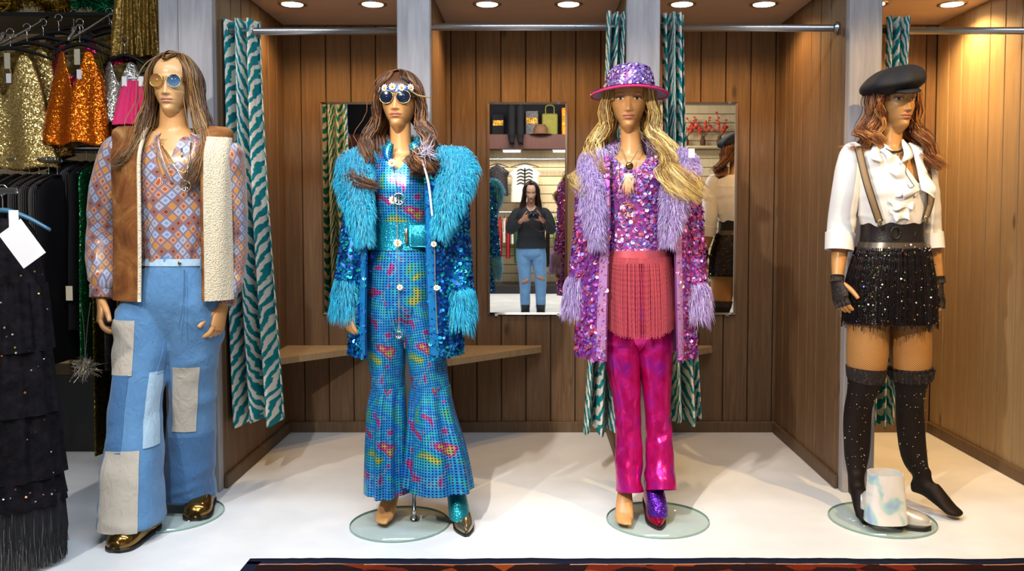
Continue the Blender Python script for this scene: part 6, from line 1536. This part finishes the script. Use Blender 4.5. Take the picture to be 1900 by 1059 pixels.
for px, lb, w_, h_, mt in ((925, 'dark box at the left end of the mirrored shelf', .20, .34, 'black_cloth'), (987, 'dark box standing behind the brown hat', .22, .40, 'black_shine'), (1046, 'orange upright box at the right end of the mirrored shelf', .08, .45, 'orange_sequin')):
    x = mx(px, DW - .2); r = empty('goods_box', (x, YS + .2, zt)); MB().box((x - w_ / 2, YS + .08, zt), (x + w_ / 2, YS + .30, zt + h_), None, .01).build('carton', MT[mt], r, False); MB().box((x - w_ * .42, YS + .305, zt + h_ * .45), (x + w_ * .42, YS + .302, zt + h_ * .7)).build('label', MT['gold_dark'], r, False); tag(r, lb, 'box', 'goods on the high shelf')
x = mx(1003, DW - .2); r = empty('felt_hat', (x, YS + .35, zt)); blob('crown', [(.001, .17), (.08, .165), (.115, .10), (.12, .012)], (x, YS + .32, zt), 'cloth_brown', r); blob('brim', [(.118, .012), (.21, .004), (.215, .001), (.118, .001)], (x, YS + .32, zt), 'cloth_brown', r); tag(r, 'brown felt hat lying on the mirrored shelf', 'hat')
x = mx(1020, DW - .2); r = empty('tote_bag', (x, YS + .36, zt)); MB().box((x - .13, YS + .12, zt), (x + .13, YS + .22, zt + .36), None, .02).build('body', MT['cloth_olive'], r, False); m = MB(); pipe(m, [(x - .07, YS + .22, zt + .34), (x - .06, YS + .22, zt + .48), (x + .06, YS + .22, zt + .48), (x + .07, YS + .22, zt + .34)], .008, 8, 20); m.build('strap', MT['cloth_olive'], r); tag(r, 'olive green bag on the mirrored shelf beside the brown hat', 'bag')
e = slab('fascia_board', (-4.0, YS + .034, 3.22), (1.6, YS + .10, 3.40), MT['cloth_purple'], None, .004); tag(e, 'purple fascia board along the top of the mirrored wall', 'board')
for px, l in ((950, 'short white tube lamp below the shelf, above the skeleton shirt'), (1042, 'short white tube lamp below the shelf, at the right of the mirror')):
    x = mx(px, DW - .3); r = empty('tube_lamp', (x, YS + .3, zs2)); MB().box((x - .16, YS + .28, zs2 - .02), (x + .16, YS + .34, zs2 - .001)).build('housing', MT['steel'], r, False); m = MB(); pipe(m, [(x - .14, YS + .31, zs2 - .034), (x + .14, YS + .31, zs2 - .034)], .014, 12); m.build('tube', MT['tube'], r); tag(r, l, 'lamp', 'tube lamps under the shelf')
# rails and clothes
def mrail(x0, x1, y, z, label):
    e = empty('garment_rail', (x0, y, z)); m = MB(); pipe(m, [(x0, y, z), (x1, y, z)], .016, 12); m.build('bar', MT['steel'], e)
    for x in (x0 + .04, x1 - .04): m = MB(); pipe(m, [(x, y, z), (x, YS + .033, z)], .010, 8); m.build('bracket', MT['steel'], e)
    tag(e, label, 'rail', 'garment rails')
zr = mz(394, DW - .4); mrail(-1.6, .9, YS + .40, zr, 'low steel rail of mixed clothes behind the photographer')
zu = mz(296, DW - .35); mrail(-1.6, 1.2, YS + .34, zu, 'upper rail holding the skeleton shirt')
kinds = [(912, 'cloth_white', .34), (920, 'cloth_white', .36), (928, 'cloth_red', .62), (936, 'cloth_white', .40), (943, 'cloth_red', .66), (951, 'cloth_white', .42), (958, 'cloth_green', .74), (966, 'black_cloth', .78), (975, 'black_cloth', .80), (1000, 'cloth_maroon', .8), (1016, 'black_cloth', .8), (1030, 'cloth_lime', .42), (1036, 'cloth_pink', .60), (1042, 'cloth_teal', .36), (1049, 'magenta_sequin', .7)]
word = ['first', 'second', 'third', 'fourth', 'fifth', 'sixth', 'seventh', 'eighth', 'ninth', 'tenth', 'eleventh', 'twelfth', 'thirteenth', 'fourteenth', 'fifteenth']
cn = dict(cloth_white='white', cloth_red='red', cloth_green='dark green', black_cloth='black', cloth_maroon='maroon', cloth_lime='lime green', cloth_pink='pink', cloth_teal='teal', magenta_sequin='magenta sequin')
for k, (px, mt, ln) in enumerate(kinds):
    side_garment(mx(px, DW - .4), YS + .40, zr, ln, .062, .44, mt, '%s garment, %s from the left on the rail behind the photographer' % (cn[mt], word[k]), 'clothes in the middle mirror', 300 + k, 'garment', 'hanging_garment', 1.1)
e = slab('wall_plinth', (-4.0, YS + .034, .001), (4.0, YS + .62, .14), MT['leather_black'], None, .004); tag(e, 'long dark plinth under the rail behind the photographer', 'plinth')
x = mx(925, DW - .35); sequin = None
def flip_top(x, y, z, w_, ln, mat, label, name, cat, stripes=None):
    r = empty(name, (x, y, z - ln)); hanger(None, (x, y, z), w_ * .9, parent=r); zz = z - .09
    V = []; s = np.linspace(-1, 1, 31)
    for t in np.linspace(0, 1, 20):
        hw = w_ / 2 * (.5 + .5 * min(1, t * 6)) * (1 - .18 * min(1, max(0, t - .18) * 8)) * (1 + .1 * t); V.append(np.stack([x + hw * s, y + .01 + .07 * np.sqrt(np.clip(1 - s * s, 0, 1)), np.full(31, zz - ln * t) - .05 * np.abs(s) * (1 - t)], -1))
    V = np.array(V); Wk = V.copy(); Wk[..., 1] = y - .02; m = MB().grid(V); m.grid(Wk); m.build('cloth', MT[mat], r)
    if stripes:
        for k in range(5):
            zz2 = zz - .10 - .055 * k; m = MB()
            for s_ in (-1, 1): pipe(m, [(x + s_ * .01, y + .09, zz2), (x + s_ * .07, y + .088, zz2 + .02), (x + s_ * .13, y + .07, zz2 - .01)], .009, 6, 12)
            m.build('rib_print', MT[stripes], r)
        m = MB(); pipe(m, [(x, y + .092, zz - .06), (x, y + .092, zz - .36)], .011, 6); m.build('spine_print', MT[stripes], r)
    tag(r, label, cat)
flip_top(mx(923, DW - .35), YS + .34, zu, .40, .52, 'black_shine', 'black sequin top hanging at the left of the middle mirror', 'sleeveless_top', 'top')
flip_top(mx(974, DW - .35), YS + .34, zu, .52, .62, 'cloth_white', 'white shirt with black skeleton ribs hanging behind the photographer', 'skeleton_shirt', 'shirt', 'black_cloth')
# red blossoms seen in the right-hand mirror
zb = mz(272, DW - .2); e = slab('blossom_shelf', (1.9, YS + .034, zb - .03), (3.9, YS + .28, zb), MT['slat'], None, .003); tag(e, 'narrow pale shelf with red blossoms seen in the right mirror', 'shelf')
g = np.random.default_rng(21)
for k, px in enumerate((1272, 1303, 1334)):
    x = mx(px, DW - .2); r = empty('blossom_branch', (x, YS + .16, zb)); m = MB(); C = []
    blob('vase', [(.03, 0), (.045, .03), (.05, .09), (.03, .14), (.033, .16)], (x, YS + .16, zb), 'cloth_brown', r)
    tips = []
    for j in range(7):
        a = g.uniform(-.9, .9); b_ = g.uniform(-.15, .3); L = g.uniform(.2, .42); p = np.array((x, YS + .16, zb + .14)); d = unit((a, b_, 1)); pipe(m, [p, p + d * L * .5 + np.array((.02, 0, 0)), p + d * L], .004, 5, 8); tips += [p + d * L * u + g.normal(0, .015, 3) for u in (.55, .7, .85, 1)]
    m.build('twig', MT['cloth_brown'], r); m = MB()
    for t_ in tips: revolve(m, [(.001, .02), (.02, .01), (.024, -.004), (.001, -.02)], t_, 7)
    m.build('blossoms', MT['red_bloom'], r); tag(r, ('vase of red blossoms, leftmost in the right mirror', 'vase of red blossoms, middle one in the right mirror', 'vase of red blossoms, nearest the cap reflection in the right mirror')[k], 'flowers', 'red blossom vases')
# ---------------------------------------------------------------- the photographer
def photographer():
    root = empty('person', (0, -.34, 0)); skc = '#b98468'; sk = np.array(lin(skc)); xc = -.03
    H = Head((xc, -.30, 1.452), yaw=PI, nod=.26, sc=1.03)
    m = MB()
    Tube([(xc, -.36, 1.40, .03, .03), (xc, -.36, 1.385, .10, .055), (xc, -.36, 1.345, .17, .08), (xc, -.355, 1.22, .145, .105), (xc, -.36, 1.05, .12, .09), (xc, -.36, .92, .155, .11), (xc, -.36, .80, .16, .115), (xc, -.36, .74, .06, .05)]).mesh(m, 36, 44, caps=(True, True))
    Tube([(xc, -.345, 1.36, .055, .055), (xc, -.34, 1.42, .048, .05), (xc, -.325, 1.50, .048, .052)]).mesh(m, 24, 12, caps=(True, True))
    A = {-1: [(xc - .165, -.36, 1.325), (xc - .235, -.33, 1.12), (xc - .105, -.13, 1.225)], 1: [(xc + .165, -.36, 1.325), (xc + .235, -.33, 1.12), (xc + .125, -.125, 1.235)]}
    for s in (-1, 1): limb(m, A[s], (.05, .04, .035, .026))
    Lg = {-1: [(xc - .085, -.36, .82), (xc - .075, -.345, .50), (xc - .070, -.37, .10)], 1: [(xc + .085, -.36, .82), (xc + .115, -.345, .50), (xc + .118, -.37, .10)]}
    for s in (-1, 1): limb(m, Lg[s], (.085, .068, .048, .038))
    V, F = remesh(m, .009); b = MB().add(V, F, None, sk)
    hand(b, np.array(A[-1][2]), (.75, .42, .35), 1, sk, .7, .95, thumb=(0, .3, 1)); hand(b, np.array(A[1][2]), (-.75, .42, .35), -1, sk, .7, .95, thumb=(0, .3, 1))
    H.build(b, '#d6a488', '#a8584e', '#3a2418'); b.build('body', MT['person_skin'], root)
    sw = Tube([(xc, -.352, 1.405, .075, .062), (xc, -.36, 1.375, .14, .085), (xc, -.36, 1.33, .185, .105), (xc, -.355, 1.20, .175, .132), (xc, -.36, 1.05, .165, .12), (xc, -.36, .93, .185, .135), (xc, -.36, .885, .183, .132)], exp=2.2)
    m = MB(); sw.mesh(m, 64, 60, disp=fsum(folds(501, .006, (3, 5, 7), 1.5), wrinkles(502, .006, 20)), thick=.004); cut(m, lambda c: c[1] > -.36 and c[2] > 1.30 and abs(c[0] - xc) < .07 * (c[2] - 1.30) / .1 + .003); so = m.build('sweater', MT['sweater'], root)
    for s in (-1, 1):
        p = A[s]; e = np.array(p[1]) * .2 + np.array(p[2]) * .8; m = MB(); pipe(m, [np.array(p[0]) + np.array((-s * .07, 0, .005)), np.array(p[0]) + np.array((s * .0, 0, -.012)), (np.array(p[0]) + np.array(p[1])) / 2 + np.array((s * .02, 0, 0)), np.array(p[1]) + np.array((s * .012, -.01, -.01)), (np.array(p[1]) + np.array(p[2])) / 2, e], np.array((.040, .062, .062, .060, .054, .042)), 24, 50, True); m.build('sleeve', MT['sweater'], so)
    m = MB(); Tube([(xc, -.36, .93, .165, .12), (xc, -.36, .85, .178, .13), (xc, -.36, .79, .17, .125), (xc, -.36, .74, .08, .06)]).mesh(m, 48, 20, caps=(False, True)); jo = None
    for s in (-1, 1):
        c = catmull(np.array(Lg[s]), 8); rr = (.098, .092, .082, .075, .068, .064, .060, .054); Tube([tuple(q) + (r_, r_ * 1.05) for q, r_ in zip(c, rr)], 't').mesh(m, 40, 70, disp=fsum(wrinkles(510 + s, .004, 26), lambda A_, B_: .003 * np.sin(60 * B_ + A_) * np.clip(B_ - .6, 0, 1)), thick=.003)
    jo = m.build('jeans', MT['jeans_person'], root)
    for s in (-1, 1):
        c = np.array(Lg[s][1]) + np.array((0, .072, .03 if s > 0 else -.01)); m = MB(); V = np.array([[c + np.array((.048 * a * (1 - .2 * abs(b_)), -.012 * a * a + .006, .020 * b_ - .012 * a * s)) for a in np.linspace(-1, 1, 12)] for b_ in (-1, 0, 1)]); o = m.grid(V, None, sk).build('knee_tear', MT['person_skin'], jo); o.modifiers.new('t', 'SOLIDIFY').thickness = .004
    for s in (-1, 1):
        x = Lg[s][2][0]; y = -.37; bo = shoe(root, (x + s * .02, y + .19, 0), (s * .1, 1), .27, ROUND, 'leather_black', 'black_rubber', 'boot', .02)
        Tube([(x, y + .01, .20, .056, .064), (x, y + .01, .13, .05, .062), (x + s * .003, y + .02, .07, .046, .075)]).mesh(None, 30, 14, thick=.004, off=.002).build('shaft', MT['leather_black'], bo)
    f = lambda s: dict(front=[(s * .088, .02, .04), (s * .096, .03, -.03), (s * .10, .07, -.12), (s * .12, .06, -.22), (s * .125, .05, -.30)], side=[(s * .088, .0, .05), (s * .10, .0, -.03), (s * .12, .03, -.12), (s * .14, .03, -.22), (s * .15, .02, -.31)], back=[(s * .05, -.09, .05), (s * .06, -.10, -.04), (s * .08, -.11, -.14), (s * .10, -.11, -.24), (s * .10, -.11, -.32)])
    H2 = Head((xc, -.30, 1.452), yaw=PI, nod=.10, sc=1.03); wig(root, 'hair', H, ['#22140d', '#2e1c12', '#3a2416', '#1a100a', '#4a3020'], {-1: f(-1), 1: f(1)}, 150, 8, a0=math.radians(40), wave=.006, freq=1.5, spread=.012, seed=12, front=.70, amin=.2, hl=.30, yf=.06, lo=(.12, .6, .98, 1.05))
    ch = cord(root, [(xc - .05, -.29, 1.40), (xc - .03, -.262, 1.355), (xc, -.25, 1.335), (xc + .03, -.262, 1.355), (xc + .05, -.29, 1.40)], .0016, 'silver', 'necklace')
    tag(root, 'person in dark sweater, ripped light jeans and black boots taking a photograph', 'person')
    # camera in the hands
    c = empty('photo_camera', (0, -.085, CAMH - .045)); MB().box((-.062, -.115, CAMH - .042), (.062, -.068, CAMH + .038), None, .008).build('body', MT['camera_body'], c); MB().box((-.024, -.112, CAMH + .036), (.024, -.072, CAMH + .056), None, .006).build('viewfinder_hump', MT['camera_body'], c)
    MB().box((-.062, -.070, CAMH - .040), (-.036, -.050, CAMH + .030), None, .007).build('grip', MT['black_rubber'], c)
    m = MB(); revolve(m, [(.033, .068), (.034, .050), (.032, .048), (.032, .034), (.030, .030), (.026, .030), (.024, .040)], (0, 0, CAMH), 32, axis='y'); m.build('lens_barrel', MT['camera_body'], c)
    m = MB(); revolve(m, [(.001, .036), (.016, .038), (.025, .042)], (0, 0, CAMH), 24, axis='y'); m.build('front_glass', MT['lens_dark'], c)
    m = MB(); pipe(m, [(.064, -.09, CAMH + .02), (.12, -.11, CAMH - .05), (.16, -.14, CAMH - .13), (.10, -.16, CAMH - .19), (.02, -.17, CAMH - .16), (-.03, -.16, CAMH - .10), (-.062, -.10, CAMH - .0)], .0045, 8, 60); m.build('strap', MT['cloth_brown'], c); tag(c, 'black compact camera with strap held by the person in the mirror', 'camera')
photographer()
